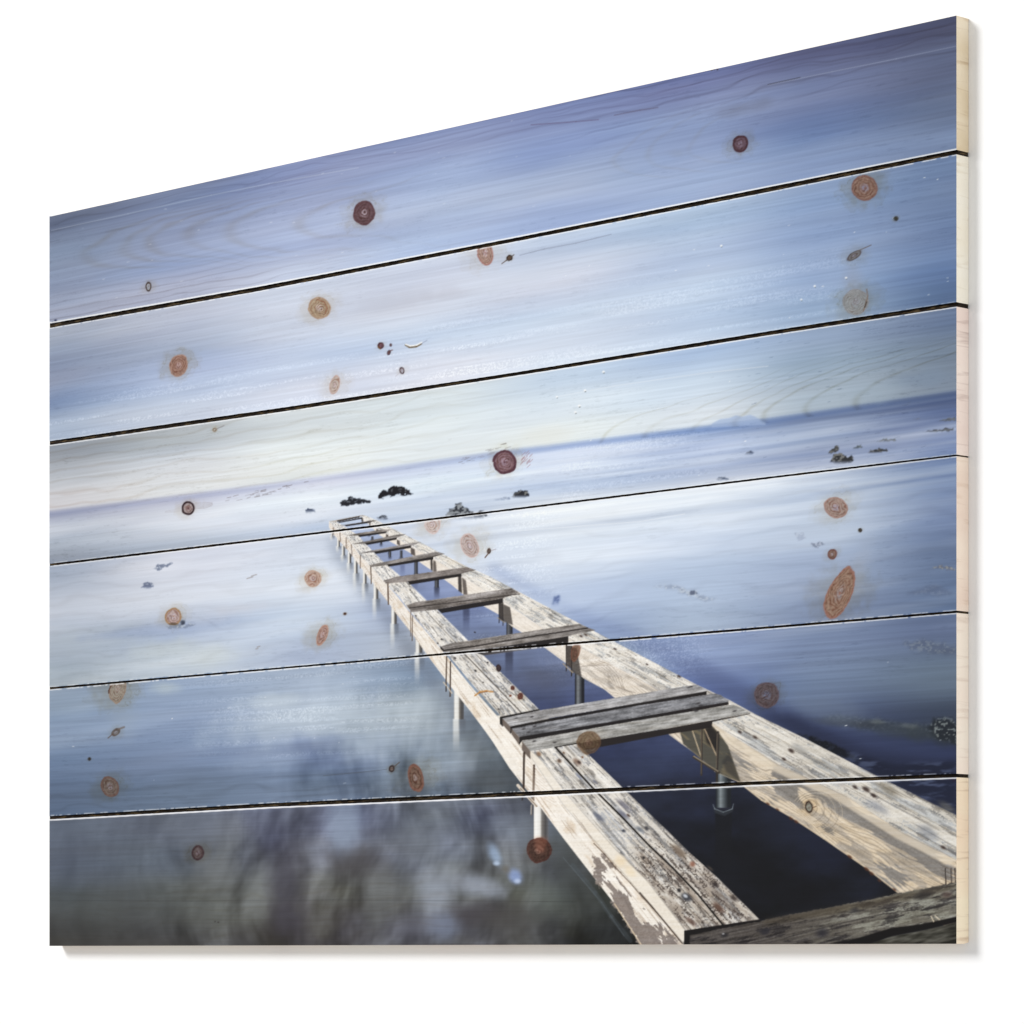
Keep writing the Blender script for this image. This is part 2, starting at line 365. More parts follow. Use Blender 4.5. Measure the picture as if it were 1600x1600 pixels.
reflect(724,733,948,996,(60,66,96),.7); reflect(644,652,900,930,(80,90,126),.6); reflect(626,632,884,905,(90,100,140),.5); reflect(790,801,1018,1066,(56,60,82),.75)
dpost(898.5, 913, 1044, 1100, 1130, (128,132,136), (34,36,44))
reflect(1118,1143,1262,1440,(26,28,36),.9)
dpost(1118.5, 1142.5, 1200, 1262, 1270, (132,142,146), (34,40,46))
poly([(1114,1258),(1120,1264),(1132,1268),(1143,1263),(1146,1257),(1145,1268),(1132,1275),(1117,1270)], (52,58,66), .8, .9)
path([(1114,1257),(1117,1264),(1130,1269),(1144,1264),(1146,1256)], 1.2, (128,138,146), .8)

# --- right beam
RT_R = [(568,805),(573,806),(594,815.6),(620,829),(657.5,847.5),(685.6,862.5),(729,885),(766,901),(800,918.8),(832,936),(905,974),(947,996),(1022,1035),(1087,1069),(1140,1094),(1180,1116),(1260,1155),(1367,1211),(1495,1274)]
RT_L = [(565.6,808),(580.6,818),(588,826),(606,834),(623,842),(644,855),(677,872),(722,900),(787,940),(852.5,984),(888,996),(905,1010),(960,1040),(1032,1079),(1075,1105),(1112.5,1130),(1217,1195),(1320,1243),(1412,1302),(1495,1344)]
RS_B = [(567,813),(580,822),(590,834),(604,843),(620,852),(641,864),(655,878),(677,893),(706,914),(724,929),(745,941),(759,949),(779,960),(800,979),(815,988),(850.6,1011.6),(882.5,1035),(912,1060),(945,1077.5),(961,1091),(1045,1147.5),(1085,1177),(1117,1205),(1152,1220),(1190,1250),(1237,1277),(1287,1310),(1355,1357),(1405,1396),(1495,1460)]
grain = fbm(ANG * 260, LR * 9, 201, 3)
grain2 = fbm(ANG * 90, LR * 22, 211, 4)
fine = fbm(xx / 1.9, yy / 1.9, 221, 2)
def beam_top(poly_pts, base_near, base_far, seed, wear_near, tint=(120,128,142)):
    sl, m = polymask(poly_pts, .35)
    t = smooth(850, 1380, yy[sl])[..., None]
    col = lerp(rgb(base_far), rgb(base_near), t)
    g2 = fbm(ANG[sl] * 110, LR[sl] * 16, seed, 5, .62)
    sp = smooth(.50, .62, g2 + .40 * (grain[sl] - .5) + .30 * (fine[sl] - .5))
    col = lerp(col, rgb(tint), (sp * .50)[..., None])
    dk = smooth(.60, .70, fbm(ANG[sl] * 240, LR[sl] * 44, seed + 3, 3) + .25 * (fine[sl] - .5) + .3 * (g2 - .5))
    col = lerp(col, rgb((70,68,70)), (dk * wear_near)[..., None])
    crk = smooth(.60, .68, fbm(ANG[sl] * 330, LR[sl] * 9, seed + 8, 3) + .15 * (fine[sl] - .5)); col = lerp(col, rgb((84,80,78)), (crk * .36 * smooth(880, 1150, yy[sl]))[..., None])
    col = col + ((grain[sl] - .5) * .26 + (fine[sl] - .5) * .14)[..., None]
    put(sl, m, col)
beam_top(RT_R + RT_L[::-1], (216,209,196), (240,233,222), 301, .34, (134,142,150))
sl, m = polymask(RT_L + RS_B[::-1], .35)
t = smooth(950, 1330, yy[sl])[..., None]
col = lerp(rgb((236,225,212)), rgb((220,200,172)), t)
ring = np.abs(((ANG[sl] * 190 + 8.0 * fbm(ANG[sl] * 30, LR[sl] * 9, 331, 3)) % 1) - .5) * 2
col = lerp(col, rgb((140,130,118)), (smooth(.5, .95, ring) * .5 * smooth(960, 1100, yy[sl]))[..., None])
pk = smooth(.50, .555, fbm(ANG[sl] * 46, LR[sl] * 13, 341, 4) + .14 * (grain[sl] - .5) + .05 * (ring - .5)) * smooth(1150, 1230, yy[sl])
pk2 = smooth(.53, .60, fbm(ANG[sl] * 80, LR[sl] * 16, 347, 3) + .16 * (grain[sl] - .5)) * smooth(1000, 1090, yy[sl])
col = lerp(col, rgb((132,128,124)), (np.clip(pk * .9 + pk2 * .45, 0, .92))[..., None])
col = col + ((grain[sl] - .5) * .14 + (fine[sl] - .5) * .08)[..., None]
put(sl, m, col)
# lit arris and reddish lower arris of the right beam
ch = [(p[0] , p[1]) for p in RT_L if p[1] > 1125]
sl, m = polymask(ch + [(p[0] - 12, p[1] + 8) for p in ch[::-1]], 1.2)
put(sl, m, (228,212,188), .7)
path([p for p in RS_B if p[1] > 1200], 2.2, (226,204,172), .8)
for p in [(1200,1256),(1215,1265),(1236,1279),(1244,1284),(1328,1339),(1354,1358),(1362,1365),(1374,1376),(1398,1390)]:
    cloud(p[0], p[1], 5, 2.5, (92,56,38), .85, 35)
for q in [((905,985),(985,1030)),((1190,1140),(1495,1304)),((700,872),(790,922)),((1000,1035),(1060,1072)),((1240,1180),(1320,1225))]:
    seg(q[0], q[1], 1.0, (128,118,104), .55)
seg((1190,1139), (1495,1303), .8, (236,226,206), .5)
for x, y, r in [(1236,1173,4),(1365,1243,3.5),(1353,1233,5),(1474,1324,4),(1156,1144,3),(1011,1038,2),(961,1014,2),(1061,1057,2.5),(1180,1152,4),(1225,1186,2.5),(1336,1230,4),(915,992,3),(908,994,3)]:
    cloud(x, y, r * 1.6, r * .9, (66,52,48), .9, 30)
for a in [(1390,1235,22,9,(122,114,100)),(1372,1262,24,9,(126,132,146)),(1450,1300,26,9,(120,126,138)),(1310,1222,18,5,(146,140,138)),(1250,1170,18,6,(148,148,146)),(1480,1262,20,8,(112,108,98))]:
    cloud(*a[:4], a[4], .6, 32)
# curly grain round the knot on the right beam
for k in range(1, 9):
    th = np.linspace(-2.6, 1.4, 16)
    pts = [(1264 + (7 + 4.2 * k) * math.cos(t_) * 1.0 + k * 1.5, 1261 + (9 + 3.4 * k) * math.sin(t_) + k * 1.2) for t_ in th]
    path(pts, 1.0, (124,114,102) if k % 2 else (214,196,168), .45)
for k in range(6):
    path([(905 + 6*k, 1042 - 2*k), (925 + 6*k, 1040), (945 + 5*k, 1052 + k), (956 + 4*k, 1068 + 2*k), (972 + 4*k, 1082)], 1.0, (140,130,120), .6)
for x0 in (1477, 1486, 1492):
    seg((x0, 1357), (x0 + 1, 1382), 1.6, (46,38,34), .9)
for k in range(5): seg((1470, 1352 + 7 * k), (1495, 1362 + 7 * k), .9, (96,84,72), .7)

# --- shadows and hangers on the right beam
def shade(pts, col=(78,74,72), op=.92): poly(pts, col, .5, op)
shade([(1062.5,1143.7),(1111,1132),(1125,1147.5),(1137.5,1165),(1157,1222),(1120,1207),(1085,1177),(1067.5,1162.5)], (84,82,74), .97)
sl, m = polymask([(1062.5,1143.7),(1111,1132),(1125,1147.5),(1137.5,1165),(1157,1222),(1120,1207),(1085,1177)], .5)
put(sl, m * smooth(.5, .58, fbm(ANG[sl] * 90, LR[sl] * 22, 351, 3)), (134,120,92), .55)
poly([(1100,1140),(1111,1134),(1124,1148),(1122,1176),(1104,1160)], (38,34,34), 1.5, .85)
poly([(1140,1175),(1157,1222),(1135,1206),(1128,1190)], (58,56,56), 1.5, .6)
seg((1082,1142), (1095,1181), 1.8, (196,176,146), .9); seg((1101,1139), (1119,1180), 1.8, (182,160,132), .9)
seg((1096.5,1138), (1096,1211), 3.0, (64,56,50)); seg((1095.6,1138), (1095.2,1209), .9, (136,122,104), .8)
seg((1122,1144), (1120,1222), 3.4, (60,54,50)); seg((1121,1146), (1119.4,1200), 1.0, (142,126,106), .8)
seg((1084,1183), (1123,1207), 4, (70,62,54)); seg((1084,1181.5), (1122,1205), 1.3, (172,156,130), .9)
shade([(892,1011),(901,1012),(905,1035),(909,1057.5),(894,1050)], (84,78,74)); shade([(884,1008),(893,1008),(894,1046),(886,1040)], (70,62,58))
seg((885,1007),(885,1048),1.5,(52,46,44)); seg((893.5,1010),(893,1056),1.7,(52,46,44)); seg((880,1037),(895,1051),1.8,(166,150,128),.9)
shade([(787,944),(797,949),(801.5,977),(787,971)], (92,86,82)); shade([(779.4,941),(786,943),(787,972),(780,968)], (60,54,52))
seg((780,940),(780,973),1.2,(44,40,40)); seg((786,942),(786,977),1.2,(44,40,40)); seg((777,965),(789,973),1.3,(160,146,126),.8)
shade([(722,902),(728,907),(730.6,929),(724,929)], (96,88,84)); shade([(715.6,899),(721,900),(722,927),(716,923)], (60,54,52))
shade([(677,875),(681,877.5),(682.5,893.5),(677,893)], (100,92,88)); shade([(672.5,872),(676,873),(676.5,893),(673,890)], (62,56,54))
shade([(641.5,855),(648,858),(649,869),(642,866)], (88,80,76)); shade([(620,843),(624.7,845),(625,853),(620,850)], (88,80,76)); shade([(603,834),(607,836),(607,842),(603,839)], (88,80,76))
shade([(588,826),(592,828),(592,833),(588,831)], (70,64,62)); shade([(577,815),(579,815),(579,822),(577,822)], (70,64,62)); shade([(564,809),(567,809),(568,816),(565,816)], (76,68,64))

# --- left beam
LT_R = [(525,815),(537.5,822),(559,836),(571,849.5),(597.5,876.6),(626,901),(638,910.3),(666,938.4),(684,953.4),(730.6,1000.3),(753,1022),(842,1108),(902,1162),(972,1230),(1050,1305),(1077,1332),(1125,1375),(1188,1438)]
LT_L = [(514,813.8),(524,825),(539,836),(549,849),(560,865),(578,883),(601,909),(624,932),(636,949.7),(645,960),(687.5,1010),(702,1026),(738,1069),(782,1118),(815,1158),(848,1190),(885,1240),(960,1325),(1012,1377),(1073,1456)]
LS_T = [(514,813.8),(524,825),(539,836),(549,849),(560,865),(578,883),(601,909),(620,931),(635,950),(643,960),(686,1010),(699,1026),(733,1069),(776,1118),(808,1158),(830,1184),(880,1258),(930,1315),(980,1372),(1068,1474)]
LS_B = [(514,824),(521,835),(531,846),(539,855),(551,869),(564,887),(581,909),(605,939),(620,960),(640.6,986),(650,999),(676,1035),(710,1080),(732.5,1108),(755,1138),(770,1159),(796,1200),(845,1262),(882,1312),(925,1367),(960,1412),(1003,1478)]
sl, m = polymask(LS_T + [(1068,1480)] + LS_B[::-1], .35)
t = smooth(830, 1100, yy[sl])[..., None]
col = lerp(rgb((236,227,217)), rgb((246,236,222)), t)
col = lerp(col, rgb((216,192,166)), (smooth(.50, .8, fbm(ANG[sl] * 60, LR[sl] * 24, 401, 5, .6)) * .6)[..., None])
crk = smooth(.62, .72, fbm(ANG[sl] * 300, LR[sl] * 12, 405, 3) + .15 * (fine[sl] - .5)); col = lerp(col, rgb((150,128,108)), (crk * .45)[..., None])
col = col + ((grain[sl] - .5) * .10 + (fine[sl] - .5) * .09)[..., None]
put(sl, m, col)
# peeled grey patch low on the near side
sl, m = polymask([(929,1333),(938,1331),(956,1346),(985,1378),(1012,1412),(1040,1442),(1064,1476),(1064,1480),(1003,1480),(975,1436),(950,1402),(928,1374)], .6, 5, 41)
pt = fbm(ANG[sl] * 90, LR[sl] * 26, 421, 5, .62)
right = smooth(-14, 6, (xx[sl] - 930) - (yy[sl] - 1338) * .78)
gr = lerp(rgb((150,138,130)), rgb((128,118,112)), grain2[sl][..., None]) + ((fine[sl] - .5) * .1)[..., None]
put(sl, m * (1 - smooth(.555, .595, pt + .12 * right - .02)), gr, .97)
beam_top(LT_R + [(1076,1462)] + LT_L[::-1], (222,215,204), (240,234,225), 431, .42, (128,134,144))
# bright arris strip between side and top
sl, m = polymask([p for p in LT_L if p[1] > 1100] + [p for p in LS_T[::-1] if p[1] > 1100], .7)
col = rgb((246,234,216)) + ((fine[sl] - .5) * .08)[..., None]
put(sl, m, col, .95)
cloud(970,1345,12,10,(240,214,176),.7,45); cloud(985,1362,12,8,(240,216,180),.7,45)
# brown weathering of the near end
sl, m = polymask([(1000,1310),(1060,1312),(1190,1438),(1075,1460),(990,1360)], 9)
_, mt = polymask(LT_R + [(1076,1462)] + LT_L[::-1], .35)
full = np.zeros((N, N), f32); s2, mt = polymask(LT_R + [(1076,1462)] + LT_L[::-1], .35); full[s2] = mt
w = fbm(ANG[sl] * 130, LR[sl] * 26, 441, 5, .65) + .3 * (grain[sl] - .5) + .15 * (fine[sl] - .5)
put(sl, m * full[sl] * smooth(.34, .66, w), (138,122,108), .6)
w = fbm(ANG[sl] * 300, LR[sl] * 46, 451, 5, .65) + .4 * (fine[sl] - .5)
put(sl, m * full[sl] * smooth(.54, .66, w), (66,56,52), .7)
for a in [(1122,1418,14,6,(96,70,58)),(1118,1382,8,5,(52,44,44)),(1146,1403,9,5,(66,56,52)),(1082,1350,5,5,(146,98,78)),(1006,1340,3,2.5,(40,38,40)),(972,1272,12,5,(112,112,128)),(982,1274,4,2,(70,50,44)),
          (975,1258,16,5,(118,116,128)),(935,1276,12,4,(106,110,126)),(1000,1296,8,4,(112,118,128)),(1010,1294,5,3,(60,60,66)),(930,1222,6,2,(110,112,130)),(905,1213,8,2.5,(134,140,160)),(1062,1375,6,4,(88,76,70)),(1080,1440,12,4,(110,88,78)),
          (874,1189,5,4,(92,70,56)),(901,1190,9,5,(130,106,92)),(905,1191,4,2.5,(70,54,50)),(842,1178,5,4,(140,110,86)),(881,1176,3,2,(110,76,52)),(910,1183,2.5,2,(120,84,60)),(1061,1391,3.5,3,(30,28,32)),(1075,1357,2,2,(80,70,66)),
          (1110,1357,9,3,(84,74,66)),(1060,1330,16,6,(120,104,90))]:
    cloud(*a[:4], a[4], .85, 40)
cloud(1073,1402,9,6,(60,62,70),.9,30); cloud(1071,1400,4,2.5,(206,212,222),.9,30); cloud(974,1298,4.5,3,(62,66,80),.9,20); cloud(972,1296,1.8,1.2,(190,196,206),.9)
# seam between the two planks of the left beam, with its lit edge
SEAM = [(640,920),(665,954.4),(711,1003),(725,1021),(815,1114),(867,1167),(925,1230),(975,1280),(1015,1322),(1050,1355),(1090,1397),(1131,1447)]
path([(x - 1.2, y + .8) for x, y in SEAM[5:]], 1.2, (238,230,214), .6)
path(SEAM[2:5], 1.7, (84,78,74), .85); path(SEAM[:3], 1.1, (120,114,108), .8); path(SEAM[5:], 3.0, (34,29,27), .97)
path([(1000,1395),(1020,1418),(1066,1474)], 2.0, (60,50,44), .85); path([(928,1318),(945,1335),(962,1356),(985,1380),(1002,1400),(1024,1424),(1064,1472)], 1.6, (90,74,62), .75)
seg((792,1110),(800,1119),.8,(90,86,82),.7); seg((655,958),(690,998),.7,(150,144,138),.7); seg((1075,1395),(1108,1430),1,(80,70,62),.8); seg((1120,1400),(1160,1432),1,(90,78,68),.8)
seg((960,1280),(980,1296),1,(96,94,98),.7); seg((872,1195),(905,1222),.8,(150,140,130),.6); seg((895,1270),(915,1296),1,(156,140,126),.6); seg((908,1285),(925,1310),.8,(140,130,124),.6)
for x, y, r in [(743,1048,1.8),(779,1108,1.8),(711,1028,1.6),(690,999,1.5),(742,988,1.4),(650,962,1.4),(700,948,1),(597,886,1),(641,922,1),(762,1035,1.6),(826,1133,1.5),(755,1066,1.3),(684,1005,1.4)]:
    cloud(x, y, r * 1.5, r, (48,44,46), .95, 30)
path([p for p in LS_B if p[1] > 1370], 1.6, (240,214,178), .8)
# joints of far pieces on the left beam side
for a, b in [((521,824),(521,835)),((531,832),(532,846)),((541,840),(541,857)),((549,851),(550,869)),((563,868),(563,888)),((579,886),(580,911)),((606,911),(606.6,944)),((642,953),(641.6,994))]:
    seg(a, b, 1.3, (110,94,84), .85)
seg((606,911),(607,944),2.6,(110,92,80),.8); seg((644.6,962),(644,1001),1.4,(104,88,78),.9); seg((579.5,886),(580,912),1.8,(104,90,80),.7)
seg((697.8,1022),(697,1078),2.0,(90,76,66)); seg((704,1034),(703.4,1088),2.2,(84,70,62)); seg((693,1066),(706,1083),1.8,(206,192,172),.9); seg((697,1073),(697,1080),1.6,(60,50,46))

# --- cross boards, far to near
def board(top, dark=None, col=(138,134,130), seed=1, ends=None, slope=-.17):
    sl, m = polymask(top, .35, .25, seed)
    u = xx[sl] + slope * yy[sl]; v = yy[sl] - slope * xx[sl]
    g = fbm(u / 34, v / 1.5, seed + 500, 3); g2 = fbm(u / 16, v / 5, seed + 520, 3)
    c = rgb(col) + ((g - .5) * .30 + (g2 - .5) * .30 + (fine[sl] - .5) * .10)[..., None] * np.array([1, 1, 1.02], f32)
    put(sl, m, c)
    if dark: poly(dark, (38,33,33), .35, .97)
    if ends: poly(ends, (110,98,90), .35, .95)
board([(515,814.5),(566,804.5),(570,806),(524,816)], [(528,813.6),(562,806.3),(562,808),(528,815.4)], (176,168,160), 1)
poly([(527,813.2),(561,806.6),(561,808.4),(527,815.4)], (70,64,62), .3); poly([(528,816),(566,808.3),(566,810.5),(530,817)], (50,44,44), .3)
board([(524,822),(570,815),(578,813),(590,813.5),(577,816),(538.5,821)], [(538,820.6),(577,814.6),(577,817),(541,822.4)], (120,112,108), 2)
board([(540,837),(560,833),(600,827),(612.5,827),(604,831),(559,837)], [(559,836.2),(603.5,830.4),(603.5,833),(562,839)], (146,138,132), 3)
board([(549,850),(571,846),(622,835),(635,834.5),(620,840.5),(571,849.5)], [(570,848.5),(620,840),(620,843),(573,851.6)], (140,134,130), 4)
board([(560,865),(580,860),(646,848),(657.5,847),(642.5,853),(584,863)], [(584,862.2),(642.5,852.2),(642.5,856),(587,865.6)], (136,130,128), 5)
board([(577,883),(600,878),(680,862),(695,865),(677,870.6),(605,883),(579,886)], [(605,882),(677,870),(677,874),(607,885.5)], (134,128,124), 6)
board([(599.4,907),(620,901),(728.7,886),(743.7,890.6),(721,896.5),(637.8,909),(603,912)], [(637,908.5),(721,896),(721,900.5),(640,913.5)], (134,126,122), 7)
board([(635,945.5),(650,941),(799,918.8),(812,926),(786,934.6),(684,952.4),(642.5,956.5)], [(684,952),(786,934.6),(786,942),(690,958)], (132,125,121), 8)
seg((640,950),(812,928),1.3,(52,46,44),.9)
board([(689,1010),(705,1005),(905,974.5),(920,981),(931,985),(888,994),(800,1008),(740,1017.5),(695,1019)], [(736,1018),(888,994),(888,1004.5),(800,1017.5),(756,1024)], (134,128,124), 9)
path([(694,1016),(740,1010),(840,993),(918,981.4)], 2, (46,40,38), .92); poly([(687.5,1009),(694,1015),(694,1019.5),(688,1014)], (50,44,42), .4)
poly([(753,1021),(800,1015),(888,1003),(888,1007),(756,1024.5)], (120,116,118), .5, .5)
# the three near boards
poly([(781,1120),(842,1108),(846,1112),(786,1126),(786,1136),(781,1131)], (30,26,26), .5, .95)
board([(784.7,1122.6),(844,1109.8),(1078,1071),(1090,1070),(1105,1078.5),(1104,1081),(950,1107),(860,1122),(797.7,1135)], None, (154,152,152), 10, [(784.7,1122.6),(797.7,1135),(797,1146),(784.9,1132)])
poly([(797.5,1135),(860,1122.5),(1104,1080),(1104,1085.5),(950,1113),(860,1129),(803,1140),(797,1147)], (34,29,29), .4, .97)
board([(799.3,1138.5),(860,1127),(1000,1102),(1117,1083.5),(1126,1086),(1139,1095),(1138,1097),(960,1129),(860,1147),(811.5,1152)], None, (126,126,130), 11, [(799,1138.5),(811.5,1152),(811,1164),(799,1147)])
poly([(811.5,1151.6),(860,1143.6),(960,1127),(1138,1096.5),(1139,1101),(1112,1106),(960,1135),(860,1152),(816,1157),(811,1164)], (34,29,29), .4, .97)
board([(815.6,1158),(860,1149.6),(1000,1125),(1146,1101),(1158,1106),(1171,1113.7),(1112,1125),(1050,1137),(940,1156),(904,1162),(866,1168),(828.6,1173.5)], None, (158,156,152), 12, [(815.6,1158),(828.6,1173.5),(829,1187),(815.4,1172)])
poly([(1171,1114),(1112,1125.6),(1050,1137),(940,1155),(901,1162),(912,1172),(985,1158.5),(1045,1147),(1112,1137),(1113,1128),(1140,1121)], (44,38,37), .4, .98)
path([(867,1167.5),(905,1161)], 1.6, (40,34,32), .9); path([(1113,1127),(1145,1121),(1171,1115)], 1.4, (60,54,50), .8)
for x, y in [(807,1122),(831,1120),(1076,1074),(1080,1073),(818,1139),(835,1135),(826,1144),(1091,1099),(1095,1102),(835,1158),(867,1160),(1088,1111),(1148,1111),(875,1146),(1085,1108)]:
    cloud(x, y, 4, 1.6, (66,62,64), .85, -12)
# hangers of the near boards on the left beam
seg((819,1176),(818,1236),3.2,(74,60,52)); seg((818,1238),(816,1250),2.0,(50,42,38))
seg((834.4,1196),(833.2,1250),3.4,(84,68,58)); seg((809,1227),(838,1259),4.6,(214,200,182)); seg((813,1232),(839,1260),1.2,(96,82,70),.9); seg((831,1258),(830.4,1273),2.8,(104,98,94)); seg((830,1258),(829.4,1272),1,(220,216,208),.9)
poly([(828.6,1174),(832,1178),(836,1250),(832,1250)], (228,214,196), .8, .4)
for k in range(9): seg((824, 1186 + 6 * k), (846 + 3 * k, 1212 + 6 * k), .8, (176,150,128), .45)

# --- deck boards in the lower right corner
poly([(1069,1454),(1186,1436.5),(1192,1441),(1079,1463),(1079,1480),(1069,1480)], (24,20,20), .4, .98)
DECK = [(1078,1461),(1120,1452),(1186,1440),(1200,1435.5),(1245,1427),(1300,1417),(1352,1407),(1405,1395.5),(1462,1385),(1496,1378),(1496,1434),(1440,1446),(1392,1453),(1320,1472),(1300,1480),(1078,1480)]
sl, m = polymask(DECK, .4, 1.0)
u = xx[sl] - .2 * yy[sl]; v = yy[sl] + .2 * xx[sl]
t = smooth(1120, 1480, xx[sl])[..., None]
c = lerp(rgb((84,78,74)), rgb((116,112,102)), t)
c = lerp(c, rgb((158,158,146)), (smooth(.46, .64, fbm(u / 34, v / 7, 601, 6, .68)) * smooth(1220, 1380, xx[sl]) * .75)[..., None])
c = lerp(c, rgb((44,40,42)), (smooth(.50, .66, fbm(u / 30, v / 6, 611, 6, .68)) * .7)[..., None])
c = c + ((fbm(u / 40, v / 1.8, 621, 3) - .5) * .22 + (fine[sl] - .5) * .08)[..., None]
put(sl, m, c)
poly([(1196,1436),(1300,1418),(1405,1397),(1496,1380),(1496,1388),(1405,1408),(1300,1430),(1190,1444)], (88,78,62), 3, .6)
poly([(1496,1432),(1440,1444),(1392,1450),(1340,1466),(1300,1474),(1280,1480),(1345,1480),(1392,1463),(1440,1454),(1496,1441)], (22,18,18), .7, .98)
sl, m = polymask([(1496,1441),(1440,1454),(1392,1463),(1345,1480),(1496,1480)], .5)
put(sl, m, rgb((72,70,62)) + ((fbm((xx[sl] - .2 * yy[sl]) / 20, (yy[sl] + .2 * xx[sl]) / 4, 631, 3) - .5) * .4)[..., None])
for a in [(1285,1458,14,10,(40,38,48)),(1195,1456,10,6,(44,42,52)),(1132,1461,7,4,(40,38,42)),(1480,1398,10,6,(96,80,74)),(1440,1400,16,6,(58,54,52)),(1335,1422,10,6,(62,60,62)),(1390,1437,10,5,(66,64,62))]:
    cloud(*a[:4], a[4], .75, -10)
cloud(1130,1459,2.5,1.6,(170,170,172),.9)
seg((1455,1432),(1459,1440),1.6,(224,208,182),.9); seg((1461,1431),(1468,1437),1.6,(224,208,182),.9)
path([(1225,1466),(1300,1446),(1380,1428),(1440,1420)], 1.2, (46,42,42), .6)

# ------------------------------------------------------------------ pine grain of the boards (shows through the ink)
base = C.copy()
tan = np.array([1.0, .80, .50], f32)
fib = fbm(SU / 260, VV / 3.2, 701, 3) - .5
lum = base.mean(-1)
vis = smooth(.15, .65, lum) * .85 + .12
C += (fib * .075 * vis * np.where(plank == 3, .5, 1))[..., None] * np.array([.8, 1, 1.3], f32)
pores = smooth(.70, .80, fbm(SU / 26, VV / 1.6, 711, 2)) * smooth(.48, .62, fbm(SU / 150, VV / 60, 713, 2))
C -= (pores * .10 * vis * np.where(plank == 2, .55, .35))[..., None] * np.array([.8, .9, 1.1], f32)
# annual ring lines
def rings(sel, phi, amp, sharp=.7, col=(.75, .95, 1.25)):
    w = np.abs((phi % 1) - .5) * 2
    C[...] -= (sel * amp * vis * smooth(sharp, 1, w))[..., None] * np.array(col, f32)
warp = fbm(SU / 170, VV / 45, 721, 3) - .5
xs_, ys_ = SU, VV
def cath(x0, y0, tips, plank_id, slope, amp, asp, sign, reach=34, wd=5.5):
    """cathedral figure: nested parabolic arcs with given tip positions"""
    yc = y0 + slope * (xx - x0)
    d = yy - yc + 3 * warp * 8
    tipx = xx - sign * (d * d) / asp + 14 * warp
    for k, tx in enumerate(tips):
        g = tipx - tx
        line = np.exp(-(g / wd) ** 2) * .6 + smooth(-26, 0, -sign * g) * smooth(0, -3, sign * g) * 0
        fallo = np.exp(-np.maximum(0, np.abs(d) - reach) / 22) * (.55 + .9 * noise(xx / 30, yy / 14, 731 + k))
        yield line * fallo * (plank == plank_id) * amp
for ln in cath(80, 400, [130, 190, 233, 294, 358, 466], 0, -.13, .075, -14, -1, 34, 11): C -= ln[..., None] * np.array([.25, .6, 1.35], f32)
for ln in cath(1500, 606, [1338, 1262, 1195, 1150, 1082, 1010, 935], 2, -.165, .12, 19, 1, 60): C -= (ln * (yy < HOR(xx) + 6))[..., None] * np.array([.5, .75, 1.3], f32)
for ln in cath(880, 265, [958, 1010, 1072], 0, -.19, .045, -24, -1): C -= ln[..., None] * np.array([.1, .5, 1.4], f32)
edge = lambda c, wd: np.exp(-(VV - c) ** 2 / (2 * wd * wd))
pl = plank
rings((pl == 0) * smooth(.62, .92, (yy - TOPS[0](xx)) / (BOTS[0](xx) - TOPS[0](xx))) * smooth(700, 300, xx), (VV + 20 * warp) / 13, .085)
rings((pl == 0) * (1 - smooth(.10, .24, (yy - TOPS[0](xx)) / (BOTS[0](xx) - TOPS[0](xx)))), (VV + 26 * warp - SU * .012) / 14, .05)
rings((pl == 0) * (1 - smooth(.2, .5, (yy - TOPS[0](xx)) / (BOTS[0](xx) - TOPS[0](xx)))) * smooth(750, 1000, xx), (VV + 40 * warp + SU * .02) / 20, .06)
rings((pl == 2) * above * smooth(900, 500, xx), (VV + 34 * warp + SU * .015) / 21, .055, .6, (.5, .8, 1.2))
rings((pl == 3), (VV + 60 * warp) / 30, .022, .5)
rings((pl == 4) * smooth(.5, .9, (yy - TOPS[4](xx)) / (BOTS[4](xx) - TOPS[4](xx))) * smooth(900, 500, xx), (VV + 50 * warp) / 22, .03, .4)
rings((pl == 5) * smooth(.45, .62, (yy - TOPS[5](xx)) / (BOTS[5](xx) - TOPS[5](xx))) * smooth(1000, 600, xx), (VV + 60 * warp - 14 * np.sin(SU / 420)) / 17, .03, .5, (.5, .8, 1.2))
path([(80,1407),(300,1408),(520,1406),(760,1408),(900,1409)], 1.0, (40,42,44), .28)
path([(80,360),(200,334),(330,305),(420,287),(560,262)], 1.2, (196,206,224), .35)
path([(1200,133),(1300,112),(1400,92),(1494,72)], 1.2, (170,180,206), .45); path([(1200,132),(1250,121)], 1.4, (54,52,66), .6)
path([(830,195),(900,190),(935,187)], 1.8, (104,90,120), .5); path([(960,180),(1000,172),(1028,168)], 1.8, (100,92,116), .5)
path([(812,399),(850,389),(900,380),(955,366)], 1.1, (128,132,150), .6); path([(505,1212),(560,1207),(605,1202)], 1.0, (80,84,92), .6)
path([(800,830),(880,824),(1000,815),(1070,803)], 1.0, (238,244,252), .6); path([(400,845),(620,806)], 0.6, (235,240,248), .2)
path([(870,620),(960,603),(1100,583),(1200,572)], 1.0, (232,240,250), .5)
# tan smudges where grain swells
for a in [(620,470,90,14,(184,188,206),.55,-12),(700,460,70,10,(186,186,200),.4,-8),(1160,170,60,12,(112,116,138),.4,-14),(1060,240,20,10,(140,152,180),.5,0),(1330,440,20,30,(150,160,184),.45,0),
          (1440,590,70,16,(128,150,178),.6,-8),(1370,610,60,20,(160,184,206),.4,-8),(850,680,60,18,(224,226,214),.5,-5),(190,1100,26,60,(150,166,184),.3,0),(380,950,60,10,(196,200,214),.5,-5),(1340,900,16,60,(166,176,196),.3,20),
          (1290,1110,80,26,(118,132,152),.4,10)]:
    cloud(*a[:4], a[4], a[5], a[6])
